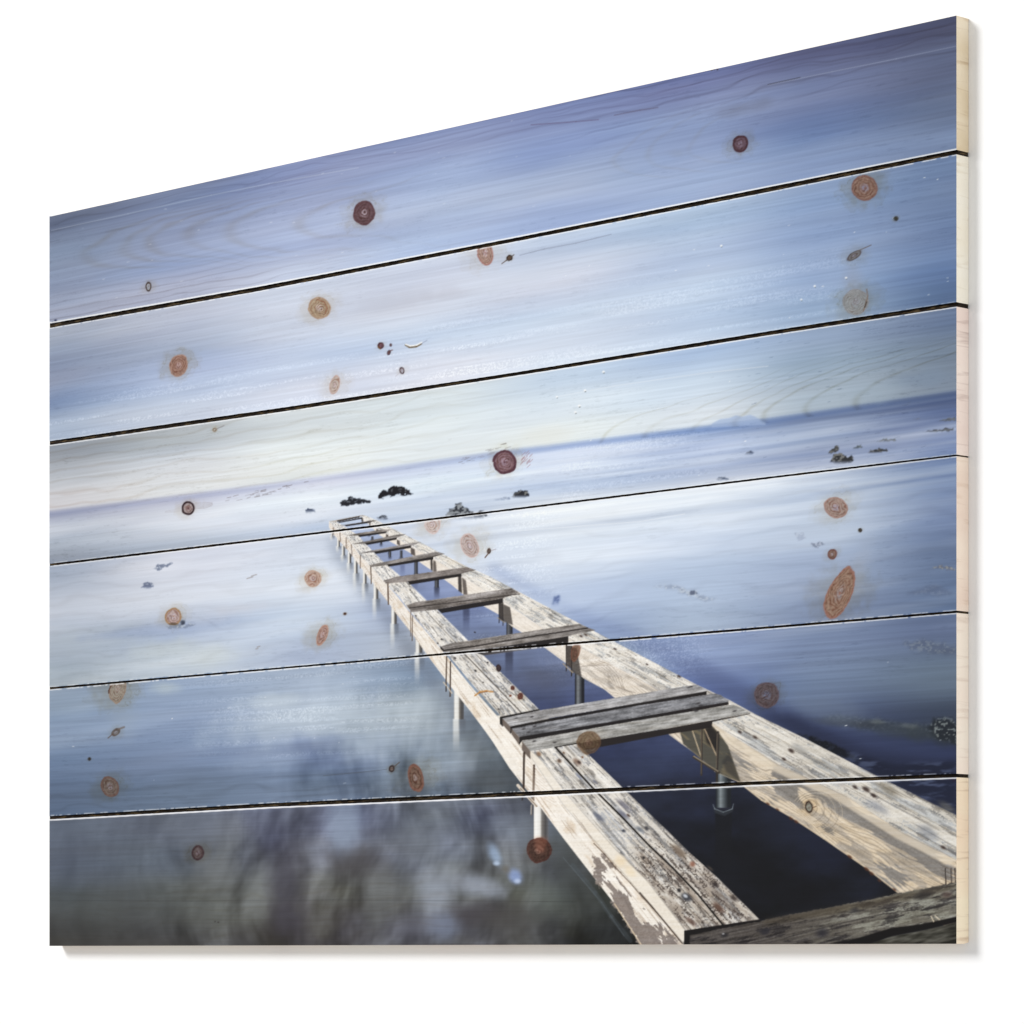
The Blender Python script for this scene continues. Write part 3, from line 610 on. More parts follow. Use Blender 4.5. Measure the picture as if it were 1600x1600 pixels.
# small dark flecks of torn grain, plank three
r2 = np.random.default_rng(77)
def flecks(n, x0, x1, fy0, fy1, col, wd, ln, op):
    for _ in range(n):
        x = r2.uniform(x0, x1); y = lerp(fy0(x), fy1(x), r2.random()); l = r2.uniform(.4, 1) * ln
        seg((x, y), (x + l, y - l * r2.uniform(.14, .32)), wd * r2.uniform(.6, 1.2), col, op * r2.uniform(.4, 1))
flecks(60, 1150, 1490, TOPS[2], BOTS[2], (84,98,126), .9, 8, .42)
flecks(50, 780, 1150, TOPS[2], BOTS[2], (150,150,146), .8, 6, .32)
flecks(50, 300, 800, TOPS[2], BOTS[2], (150,142,128), .7, 7, .26)
flecks(26, 335, 480, curve([(335,781),(480,748)]), curve([(335,790),(480,760)]), (110,96,90), 1.0, 10, .7)
flecks(25, 715, 790, curve([(715,716),(790,690)]), curve([(715,728),(790,706)]), (120,110,110), .9, 10, .7)
flecks(30, 90, 900, TOPS[0], BOTS[0], (230,234,244), .8, 4, .6)
# glittering raised fibres: white dots along the grain
gl = fbm(xx / 1.5, yy / 1.5, 801, 2)
def glitter(region, amp, thr=.60):
    C[...] += (region * amp * smooth(thr, thr + .2, gl))[..., None]
bandn = fbm(SU / 220, VV / 9, 811, 3)
f1 = (yy - TOPS[1](xx)) / (BOTS[1](xx) - TOPS[1](xx)); f4 = (yy - TOPS[4](xx)) / (BOTS[4](xx) - TOPS[4](xx))
glitter((pl == 1) * smooth(.35, .6, f1) * smooth(420, 900, xx) * (1 - smooth(1250, 1400, xx)) * smooth(.42, .7, bandn), .05, .44)
glitter((pl == 1) * smooth(.5, .8, f1) * (1 - smooth(700, 900, xx)) * smooth(.45, .7, bandn), .07, .46)
glitter((pl == 4) * (1 - smooth(.55, .8, f4)) * smooth(240, 420, xx) * (1 - smooth(620, 700, xx)) * smooth(.4, .7, bandn), .07, .44)
glitter((pl == 4) * smooth(800, 960, xx) * (1 - smooth(1060, 1130, xx)) * (1 - smooth(.1, .4, f4)), .08, .5)
glitter((pl == 2) * (dh > 5) * smooth(850, 900, xx) * (1 - smooth(1080, 1140, xx)) * smooth(.42, .7, bandn), .055, .46)
glitter((pl == 3) * smooth(700, 760, xx) * (1 - smooth(820, 900, xx)) * smooth(.45, .7, bandn), .07, .5)
for n_, x0, x1, a_, b_ in [(12,1180,1490,TOPS[1],BOTS[1]),(8,850,1200,TOPS[1],BOTS[1]),(12,90,560,TOPS[4],BOTS[4]),(8,880,1200,TOPS[2],BOTS[2]),(5,1100,1494,TOPS[4],BOTS[4])]:
    for _ in range(n_):
        x = r2.uniform(x0, x1); y = lerp(a_(x), b_(x), r2.uniform(.08, .95)); sz = r2.uniform(.6, 1.3)
        seg((x, y), (x + r2.uniform(0, 3.5), y - r2.uniform(0, .8)), sz, (240,245,250), r2.uniform(.5, .95))
for x, y in [(905,634),(899,644),(943,581),(870,620),(1322,434),(1273,447),(1252,468),(1127,384),(914,610)]:
    cloud(x, y, 2.4, 2.0, (250,252,252), .95); cloud(x + .8, y + 2, 1.6, 1, (110,116,116), .8)

# ------------------------------------------------------------------ knots
def knot(x, y, rx, ry, ang=0, rim=(92,48,58), body=(136,88,96), heart=(176,150,160), halo=(190,186,176), nr=5, rimw=.16, hal=1.8, hop=.35, clip=None, op=1.0, squash=1.0):
    R = max(rx, ry) * hal * 2.0
    sl = box([(x - R, y - R), (x + R, y + R)], 3)
    X = xx[sl] - x; Y = yy[sl] - y
    a = math.radians(ang); c, s = math.cos(a), math.sin(a)
    u = (X * c + Y * s) / rx; v = (-X * s + Y * c) / ry
    sd = int(x * 7 + y) % 400
    d = np.hypot(u, v); th = np.arctan2(v, u)
    wob = (noise(th * 1.6 + 8, d * 0 + .5, sd) - .5)
    ecx, ecy = .22 * math.sin(sd * 1.7), .22 * math.cos(sd * 2.3)
    di = np.hypot(u - ecx * (1 - np.clip(d, 0, 1)), v - ecy * (1 - np.clip(d, 0, 1)))
    di = di * (1 + .35 * (noise(th * 1.3 + 20, d * 2.2 + sd, sd + 31) - .5)) + .16 * (fbm(X / 7, Y / 7, sd + 33, 2) - .5)
    d = d * (1 + .16 * wob) + .05 * (noise(X / 3.0, Y / 3.0, sd + 1) - .5)
    sel = np.ones(X.shape, f32)
    if clip is not None: sel = (plank[sl] == clip).astype(f32)
    # halo, stretched along the grain
    uh = X / (max(rx, ry) * hal * 1.25); vh = (Y + .2 * X) / (max(rx, ry) * hal)
    h = np.hypot(uh, vh) + .5 * (fbm(X / 9 + 50, Y / 9 + 50, sd, 3) - .5)
    stain = ((1 - smooth(.30, 1.05, h)) * sel * hop)[..., None]
    C[sl] = C[sl] * (1 - stain * np.array([.0, .09, .24], f32)) * (1 - .06 * stain)
    swirl = smooth(.80, 1, np.abs(((h * 4.2 + .6 * fbm(X / 30, Y / 7, sd + 21, 2)) % 1) - .5) * 2) * smooth(.4, .6, noise(th * 1.1 + 5, h * 2, sd + 23))
    C[sl] *= 1 - (swirl * (1 - smooth(.6, 1.1, h)) * sel * hop)[..., None] * np.array([.10, .16, .28], f32)
    px = 1.0 / min(rx, ry)
    m = (1 - smooth(1 - px * .8, 1 + px * .8, d)) * sel
    rr = np.abs(((di * nr * .72 + nr * .10 * (fbm(X / 9, Y / 9, sd + 3, 2) - .5) * 2) % 1) - .5) * 2
    body = (int(body[0] * .97), min(255, body[1] + 5), body[2])
    col = lerp(rgb(heart), rgb(body), smooth(.05, .48, d)[..., None])
    rust = rgb(tuple(int(q * w_) for q, w_ in zip(body, (.82, .68, .62))))
    irr = .15 + 1.5 * fbm(X / 5 + 9, Y / 5, sd + 5, 3)
    col = lerp(col, rust, np.clip(.80 * smooth(.30, .9, rr) * irr, 0, 1)[..., None])
    col = lerp(col, col * .9, smooth(.52, .7, fbm(X / 2.4, Y / 2.4, sd + 9, 3))[..., None])
    col = lerp(col, rgb(rim), smooth(1 - rimw - .08, 1 - rimw + .06, d)[..., None])
    col = col + ((fine[sl] - .5) * .12)[..., None]
    crack = (1 - smooth(.05, .09, d))
    col = lerp(col, rgb(rim), crack[..., None] * .8)
    lk = col.mean(-1, keepdims=True); col = lk + (col - lk) * .86
    put(sl, m, np.clip(col * .97, 0, 1), op)
MAR = dict(rim=(96,54,62), body=(128,84,94), heart=(186,168,182))
knot(569,333,17.5,19,10, rim=(104,66,72), body=(118,76,88), heart=(190,170,182), halo=(162,172,198), hop=.6, nr=5, clip=0)
knot(1157,225,12.3,14,20, rim=(82,44,54), body=(116,80,100), heart=(152,136,160), halo=(134,142,160), hop=.55, rimw=.22, nr=4, clip=0)
knot(232,448,4.5,7.5,0, rim=(74,54,48), body=(160,156,172), heart=(166,164,184), halo=(158,160,172), rimw=.28, nr=2, clip=0)
knot(499,481,17.5,17.5,0, rim=(180,146,122), body=(188,152,128), heart=(206,190,192), halo=(206,204,208), nr=7, rimw=.1, hop=.5, clip=1)
path([(495,468),(507,472),(511,482),(508,490)], 1.4, (140,84,60), .7)
knot(279,571,14.5,18,20, rim=(176,138,124), body=(176,124,112), heart=(196,164,164), halo=(168,178,190), nr=6, rimw=.08, hop=.6, clip=1)
knot(758,395,12.5,20,-8, rim=(180,122,112), body=(190,146,138), heart=(200,178,186), halo=(204,204,214), nr=6, rimw=.12, clip=1)
knot(796,403,5,4.5,-30, rim=(56,40,34), body=(120,84,66), heart=(120,90,74), halo=(196,196,196), nr=2, rimw=.3, clip=1)
path([(784,412),(791,407),(797,403),(803,398)], 1.4, (90,72,58), .8)
knot(595,540,5,5.4,20, rim=(86,48,56), body=(124,76,90), heart=(130,84,96), halo=(206,208,216), nr=2, clip=1); seg((591,542),(594,545),2,(120,84,40),.9)
knot(610.5,539,2,2.5,0, rim=(84,58,70), body=(110,74,80), heart=(110,74,80), nr=1, clip=1, hop=.1)
knot(607.6,551,2.8,4,20, rim=(60,40,60), body=(120,76,84), heart=(124,80,90), nr=1, clip=1, hop=.2); seg((609,548),(613,547),1.5,(110,70,70),.8)
knot(628,579,4,5.8,-10, rim=(84,62,66), body=(176,164,182), heart=(164,150,170), nr=2, rimw=.3, clip=1, hop=.2); seg((618,588),(624,583),1,(190,180,190),.8)
path([(634,539),(640,542.5),(650,541.5),(658,537)], 3.4, (120,104,82), .9); path([(634,538),(641,540.6),(651,539.2),(659,535)], 1.8, (250,250,248), .95); path([(658,537),(667,532)], 1.2, (150,156,180), .8)
knot(523,601,8,15,16, rim=(200,156,140), body=(206,174,166), heart=(200,176,180), halo=(214,212,216), nr=4, rimw=.12, clip=1, op=.9)
knot(1351,294,20.5,20,15, rim=(140,98,90), body=(160,116,106), heart=(150,142,168), halo=(150,152,164), nr=6, rimw=.10, hop=.7, hal=1.9, clip=1)
knot(1400,341.6,3.4,3.6,0, rim=(44,38,38), body=(80,72,66), heart=(70,60,56), nr=1, clip=1, hop=.6, halo=(176,186,206))
knot(1335,399,13,5.5,-34, rim=(98,86,88), body=(128,118,128), heart=(140,134,154), nr=3, clip=1, halo=(152,160,176)); path([(1340,392),(1352,387),(1361,383)], 1.6, (110,96,92), .7)
knot(1337,472,20,21,40, rim=(150,140,140), body=(166,156,158), heart=(164,160,170), halo=(150,158,176), nr=9, rimw=.05, clip=1, op=.7, hop=.6)
path([(1354,452),(1356,462),(1353,474),(1349,486)], 1.6, (128,104,88), .8); path([(1354,472),(1351,480)], 2, (80,66,56), .8)
knot(788.5,722,18.5,18.5,0, rim=(100,58,70), body=(150,106,120), heart=(176,150,168), halo=(222,216,210), nr=6, rimw=.20, hop=.6, clip=2)
for k in range(16):
    a_ = r2.uniform(-.7, .7); x = 812 + r2.uniform(0, 16); seg((x, 722 + 18 * a_), (x + 5, 720 + 18 * a_ - 3), .9, (160,110,110), .6)
knot(294,794,10,11,0, rim=(62,38,42), body=(176,148,152), heart=(150,108,106), halo=(196,190,186), nr=3, rimw=.26, hop=.5, clip=2)
for k in range(5): path([(304,786 + 2 * k), (318,786 + 2.2 * k), (332,785 + 1.2 * k)], .7, (130,104,90), .35); 
for k in range(4): path([(284,790 + 2.5 * k), (272,796 + 1.6 * k), (258,799 + .6 * k)], .6, (160,146,146), .25)
knot(335.5,671.5,4,3.4,-20, rim=(160,150,136), body=(184,166,152), heart=(200,196,196), nr=2, clip=2, hop=.3); path([(339,670),(350,665)], 1.2, (120,110,112), .6)
knot(676,818,12.5,16,0, rim=(222,190,184), body=(220,190,188), heart=(214,196,204), halo=(226,224,216), nr=5, rimw=.12, clip=3, op=.85, hop=.6)
knot(734,852,13.5,20,-22, rim=(214,180,172), body=(208,178,178), heart=(206,190,198), halo=(218,216,222), nr=6, rimw=.10, clip=3, op=.95, hop=.5)
knot(764,861,3,4.6,10, rim=(80,52,40), body=(130,110,106), heart=(130,112,110), nr=1, rimw=.4, clip=3, hop=.2); path([(762,866),(758,871)], 1.6, (90,56,34), .9); seg((768,860),(775,858),1,(150,130,130),.7)
knot(489,904,13.5,13.5,10, rim=(196,160,140), body=(204,160,148), heart=(202,186,194), halo=(214,214,210), nr=5, rimw=.12, clip=3, hop=.6)
knot(271,963,13,14,25, rim=(176,134,94), body=(196,160,160), heart=(206,186,196), halo=(204,202,206), nr=4, rimw=.18, clip=3, hop=.5)
cloud(271,975,9,2.5,(92,80,66),.8); cloud(285,972,4.5,4,(70,78,96),.9)
knot(503.5,992,8,17,20, rim=(188,138,116), body=(186,142,136), heart=(196,170,172), halo=(206,204,200), nr=5, rimw=.14, clip=3, hop=.6)
knot(539,959,2.6,2.2,0, rim=(120,80,50), body=(90,50,40), heart=(90,50,40), nr=1, clip=3, halo=(206,196,180))
knot(1306,793,19.5,16,25, rim=(176,136,124), body=(182,146,140), heart=(178,164,184), halo=(190,196,212), nr=6, rimw=.10, clip=3, hop=.5)
knot(1344,828.5,3.2,3.2,0, rim=(62,50,44), body=(84,68,58), heart=(60,50,46), nr=1, clip=3, hop=.3)
knot(1300.5,866,7,8.4,20, rim=(130,86,76), body=(150,112,104), heart=(176,170,184), nr=3, rimw=.3, clip=3, halo=(168,178,196))
knot(1312,927,18.5,43,24, rim=(164,112,96), body=(172,128,112), heart=(166,150,150), halo=(150,158,176), nr=8, rimw=.09, clip=3, hop=.5, hal=1.3)
for k in range(60):
    a_ = r2.uniform(0, 6.28); q = r2.uniform(.15, .8)
knot(184,1076,13,24,12, rim=(160,132,112), body=(172,152,142), heart=(176,160,152), halo=(158,168,176), nr=7, rimw=.09, clip=4, hop=.6)
path([(173,1072),(170,1079),(170,1083)], 1.8, (92,60,44), .9)
knot(181,1144,8,5,-38, rim=(104,88,80), body=(128,118,124), heart=(156,152,168), nr=2, clip=4, halo=(150,156,164)); path([(169,1153),(176,1147)], 1.6, (104,86,76), .8); path([(186,1139),(194,1136)], 3, (120,106,98), .7)
knot(139.7,1186,2.4,2.6,0, rim=(50,40,40), body=(60,48,46), heart=(60,48,46), nr=1, clip=4, hop=.3)
knot(172,1229,13.5,17,-28, rim=(118,88,78), body=(128,104,100), heart=(146,138,150), halo=(120,136,156), nr=5, rimw=.18, clip=4, hop=.5)
knot(612,1201,4.5,5.6,15, rim=(64,46,44), body=(124,112,116), heart=(110,80,72), nr=2, rimw=.4, clip=4, halo=(110,112,118), hop=.5); path([(616,1198),(624,1191)], 1.4, (90,76,66), .8)
knot(649.5,1216,12,22.5,-13, rim=(132,88,72), body=(132,94,82), heart=(156,138,134), halo=(120,130,138), nr=4, rimw=.2, clip=4, hop=.4)
knot(779,1044,4,5.6,-10, rim=(58,36,38), body=(86,62,70), heart=(86,64,74), nr=1, rimw=.4, clip=4, hop=.1)
knot(801,1075,3.4,3.6,0, rim=(108,52,44), body=(120,66,56), heart=(110,60,50), nr=1, clip=4, hop=.1); knot(813,1088,4.4,5.4,20, rim=(112,56,46), body=(128,72,60), heart=(120,70,62), nr=2, clip=4, halo=(206,190,170)); knot(797.6,1087,1.8,1.8,0, rim=(150,86,60), body=(150,86,60), heart=(140,80,56), nr=1, clip=4, hop=.1)
path([(742,1087),(750,1081),(760,1079.4),(770,1081)], 2.6, (196,142,84), .9); path([(749,1083),(762,1080.4)], 1.2, (130,84,50), .8)
knot(1198,1086,20,20,15, rim=(104,84,92), body=(108,84,92), heart=(116,124,160), halo=(112,124,144), nr=7, rimw=.08, clip=4, hop=.7, hal=1.5, op=.92)
knot(920,1160,19,18,0, rim=(120,86,58), body=(128,92,64), heart=(148,110,84), halo=(110,96,84), nr=5, rimw=.12, clip=4, op=.72, hop=.25, hal=1.3)
knot(899,1019,7,15,14, rim=(140,84,60), body=(124,78,60), heart=(120,76,60), nr=3, rimw=.2, clip=4, op=.8, hop=0)
knot(309,1332.5,9.8,11.8,10, rim=(58,36,40), body=(92,70,76), heart=(120,106,116), halo=(92,98,92), nr=4, rimw=.26, clip=5, hop=.5)
knot(842,1328,19,20,0, rim=(86,46,36), body=(84,46,38), heart=(136,100,88), halo=(86,86,82), nr=5, rimw=.12, clip=5, hop=.3, op=.96, hal=1.3)
poly([(835,1308.5),(855,1308.5),(855,1318),(850,1332),(840,1332),(835,1322)], (166,104,80), 2.5, .4)
knot(1264,1261,6,9.4,-12, rim=(66,48,38), body=(150,142,132), heart=(156,146,134), halo=(168,150,124), nr=2, rimw=.25, clip=5, hop=.4); path([(1270,1262),(1275,1260)], 1.4, (90,64,44), .8)
for x, y in [(83,504),(87,501),(84,507)]: cloud(x, y, 3, 2.4, (34,40,80), .9)
for x, y in [(1112,109.5),(1116,108.4),(1121,108.5)]: cloud(x, y, 1.6, 1.4, (70,56,60), .9)
for x, y in [(1484,1216),(1490,1219),(1493,1217)]: cloud(x, y, 3.4, 3, (44,36,64), .9)
for x, y in [(336,1440),(341,1441)]: cloud(x, y, 2, 1.6, (40,36,34), .8)
for x, y, l in [(386,904,9),(393,900,8),(400,1014,3),(402,1011,4)]: seg((x, y), (x + l, y - l * .3), 1.6, (140,126,116), .6)

# pale chipped lips along the saw cuts
chip = noise(xx / 9, yy / 9, 901) * .6 + noise(xx / 2.6, yy / 40, 903) * .5
def lip(f, off, w, thr, op, col=(252,253,255)):
    d = np.abs(yy - f(xx) - off)
    m = (1 - smooth(w * .5, w * .5 + 1.0, d)) * smooth(thr - .08, thr + .08, chip)
    C[...] = C * (1 - (m * op)[..., None]) + rgb(col) * (m * op)[..., None]
for gi, (ut, uw, uthr, uop, lt, lw, lthr, lop) in enumerate([
   (-1.0, 1.5, .05, .9, .8, .9, .34, .7), (-.6, .5, .40, .35, .8, 1.0, .25, .8), (-.6, .4, .4, .45, .7, .9, .25, .7),
   (-.6, .6, .50, .55, .8, .9, .35, .75), (-.7, .7, .50, .5, 1.1, 1.5, .10, .85)]):
    lip(BOTS[gi], ut, uw, uthr, uop); lip(TOPS[gi + 1], lt, lw, lthr, lop)
C = np.clip(C, 0.0, 1.0)
LUMA = (C @ np.array([.3, .55, .15], f32))[..., None]
sat = (np.where(plank <= 1, .81, .77) - .04 * np.where(plank == 2, 1, 0))[..., None] - .08 * smooth(.45, .85, LUMA)
sat = np.where((C[..., 0] > C[..., 2])[..., None], .88, sat)
C = np.clip((LUMA + (C - LUMA) * sat) * 0.985, 0, 1)
C[..., 0] -= .004 * (plank <= 1)
C = C * .68 + .32 * (C * C * (3 - 2 * C))
C = C * (1 - .07 * (1 - smooth(80, 420, xx)) - .075 * smooth(1080, 1480, xx) * (1 - .7 * (plank == 5)) - .01)[..., None]
C = C + ((plank == 5) * (1 - smooth(780, 900, xx)) * .055)[..., None] * np.array([1.1, 1.0, 1.0], f32)

# ------------------------------------------------------------------ scene helpers
scene = bpy.context.scene
col = scene.collection
def mat(name):
    m = bpy.data.materials.new(name); m.use_nodes = True
    nt = m.node_tree; b = nt.nodes['Principled BSDF']
    return m, nt, b
def mesh_obj(name, verts, faces, mats, parent=None, fmat=None):
    me = bpy.data.meshes.new(name)
    verts = np.asarray(verts, f32); faces = np.asarray(faces, np.int32)
    nv, nf = len(verts), len(faces)
    me.vertices.add(nv); me.vertices.foreach_set('co', verts.ravel())
    me.loops.add(nf * 4); me.loops.foreach_set('vertex_index', faces.ravel())
    me.polygons.add(nf)
    me.polygons.foreach_set('loop_start', np.arange(0, nf * 4, 4, dtype=np.int32))
    me.polygons.foreach_set('loop_total', np.full(nf, 4, np.int32))
    if fmat is not None: me.polygons.foreach_set('material_index', np.asarray(fmat, np.int32))
    for m in mats: me.materials.append(m)
    me.update(calc_edges=True)
    o = bpy.data.objects.new(name, me); col.objects.link(o)
    if parent: o.parent = parent
    return o

GAIN = 1.16                # light reaching the print: print albedo = picture value / GAIN
# ---- materials
m_print, nt, b = mat('printed_pine')
att = nt.nodes.new('ShaderNodeAttribute'); att.attribute_name = 'ink'
tc = nt.nodes.new('ShaderNodeTexCoord')
mp = nt.nodes.new('ShaderNodeMapping'); mp.inputs['Rotation'].default_value = (0, 0, TH)
mp.inputs['Scale'].default_value = (14, 14, 900)
nz = nt.nodes.new('ShaderNodeTexNoise'); nz.inputs['Scale'].default_value = 1.0; nz.inputs['Detail'].default_value = 4
nt.links.new(tc.outputs['Object'], mp.inputs['Vector']); nt.links.new(mp.outputs[0], nz.inputs['Vector'])
mx = nt.nodes.new('ShaderNodeMapRange'); mx.inputs['From Min'].default_value = .3; mx.inputs['From Max'].default_value = .7
mx.inputs['To Min'].default_value = .965; mx.inputs['To Max'].default_value = 1.035
nt.links.new(nz.outputs['Fac'], mx.inputs['Value'])
vm = nt.nodes.new('ShaderNodeVectorMath'); vm.operation = 'SCALE'
nt.links.new(att.outputs['Color'], vm.inputs[0]); nt.links.new(mx.outputs[0], vm.inputs['Scale'])
nt.links.new(vm.outputs[0], b.inputs['Base Color'])
bp = nt.nodes.new('ShaderNodeBump'); bp.inputs['Strength'].default_value = .05; bp.inputs['Distance'].default_value = .0004
nt.links.new(nz.outputs['Fac'], bp.inputs['Height']); nt.links.new(bp.outputs[0], b.inputs['Normal'])
b.inputs['Roughness'].default_value = .75; b.inputs['Specular IOR Level'].default_value = .12

def raw_wood(name, c1, c2, c3, off):
    m, nt, b = mat(name)
    tc = nt.nodes.new('ShaderNodeTexCoord'); mp = nt.nodes.new('ShaderNodeMapping')
    mp.inputs['Location'].default_value = (off, off * 2, off * 3)
    mp.inputs['Scale'].default_value = (22, 22, 60)
    nt.links.new(tc.outputs['Object'], mp.inputs['Vector'])
    n1 = nt.nodes.new('ShaderNodeTexNoise'); n1.inputs['Scale'].default_value = .55; n1.inputs['Detail'].default_value = 3
    mp2 = nt.nodes.new('ShaderNodeMapping'); mp2.inputs['Location'].default_value = (off, 0, off); mp2.inputs['Scale'].default_value = (40, 40, 420)
    nt.links.new(tc.outputs['Object'], mp2.inputs['Vector'])
    n2 = nt.nodes.new('ShaderNodeTexNoise'); n2.inputs['Scale'].default_value = .7; n2.inputs['Detail'].default_value = 5; n2.inputs['Distortion'].default_value = .6
    nt.links.new(mp.outputs[0], n1.inputs['Vector']); nt.links.new(mp2.outputs[0], n2.inputs['Vector'])
    r1 = nt.nodes.new('ShaderNodeValToRGB'); r1.color_ramp.elements[0].position = .35; r1.color_ramp.elements[1].position = .65
    r1.color_ramp.elements[0].color = (*c1, 1); r1.color_ramp.elements[1].color = (*c2, 1)
    r2_ = nt.nodes.new('ShaderNodeValToRGB'); r2_.color_ramp.elements[0].position = .56; r2_.color_ramp.elements[1].position = .72
    r2_.color_ramp.elements[0].color = (0, 0, 0, 1); r2_.color_ramp.elements[1].color = (.6, .6, .6, 1)
    mxx = nt.nodes.new('ShaderNodeMix'); mxx.data_type = 'RGBA'; mxx.inputs['B'].default_value = (*c3, 1)
    nt.links.new(n1.outputs['Fac'], r1.inputs[0]); nt.links.new(n2.outputs['Fac'], r2_.inputs[0])
    nt.links.new(r2_.outputs[0], mxx.inputs['Factor']); nt.links.new(r1.outputs[0], mxx.inputs['A'])
    nt.links.new(mxx.outputs['Result'], b.inputs['Base Color'])
    b.inputs['Roughness'].default_value = .7; b.inputs['Specular IOR Level'].default_value = .2
    return m
def lin(c):
    c = np.array(c, float) / 255
    return tuple(np.where(c <= .04045, c / 12.92, ((c + .055) / 1.055) ** 2.4))
EG = .83
WARM = (.985, .965, .90)
def wc(c): return tuple(min(.93, k / EG * w_) for k, w_ in zip(lin(c), WARM))
ENDS = [((204,188,162),(224,214,198),(170,146,118)), ((226,220,208),(232,226,220),(196,184,164)), ((222,206,202),(228,216,212),(168,148,144)),
        ((222,204,194),(230,216,206),(196,172,154)), ((228,216,208),(232,222,214),(202,186,176)), ((226,206,186),(234,218,198),(180,156,136))]
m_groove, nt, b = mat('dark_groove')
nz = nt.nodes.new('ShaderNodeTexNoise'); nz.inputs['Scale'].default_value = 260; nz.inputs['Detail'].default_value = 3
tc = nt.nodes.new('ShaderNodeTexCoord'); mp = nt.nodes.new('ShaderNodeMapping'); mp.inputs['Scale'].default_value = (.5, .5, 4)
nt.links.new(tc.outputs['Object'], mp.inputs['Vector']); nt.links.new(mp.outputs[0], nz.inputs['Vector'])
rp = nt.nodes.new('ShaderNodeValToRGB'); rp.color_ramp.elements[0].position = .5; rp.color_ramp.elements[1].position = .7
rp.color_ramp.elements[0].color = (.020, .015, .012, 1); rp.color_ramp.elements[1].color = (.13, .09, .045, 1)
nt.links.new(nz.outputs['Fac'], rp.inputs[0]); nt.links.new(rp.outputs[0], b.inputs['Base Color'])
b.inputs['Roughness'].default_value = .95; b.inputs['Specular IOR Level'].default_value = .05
m_black, nt, b = mat('shaded_groove_side'); b.inputs['Base Color'].default_value = (.010, .008, .007, 1); b.inputs['Roughness'].default_value = .95; b.inputs['Specular IOR Level'].default_value = .05  # gap shade painted as near-black on the boards' pale inner faces

# ------------------------------------------------------------------ the wall panel
root = bpy.data.objects.new('wood_plank_wall_art', None); col.objects.link(root)
root.location = world(0, Z_BOT); root.empty_display_size = .1
root['label'] = 'wooden plank wall art printed with a pale weathered jetty over misty blue water'
root['category'] = 'wall art'
ROOT = np.array(root.location)
bpy.context.view_layer.update()

def to_world(p, z, b):
    return np.stack([SC * (X1 - p * CT + b * ST), SC * (1 + p * ST + b * CT), ZC + SC * z], -1) - ROOT
def sample(x, y):
    x = np.clip(x - .5, 0, N - 1.001); y = np.clip(y - .5, 0, N - 1.001)
    i = x.astype(int); j = y.astype(int); a = (x - i)[..., None]; b_ = (y - j)[..., None]
    return (C[j, i] * (1 - a) + C[j, i + 1] * a) * (1 - b_) + (C[j + 1, i] * (1 - a) + C[j + 1, i + 1] * a) * b_

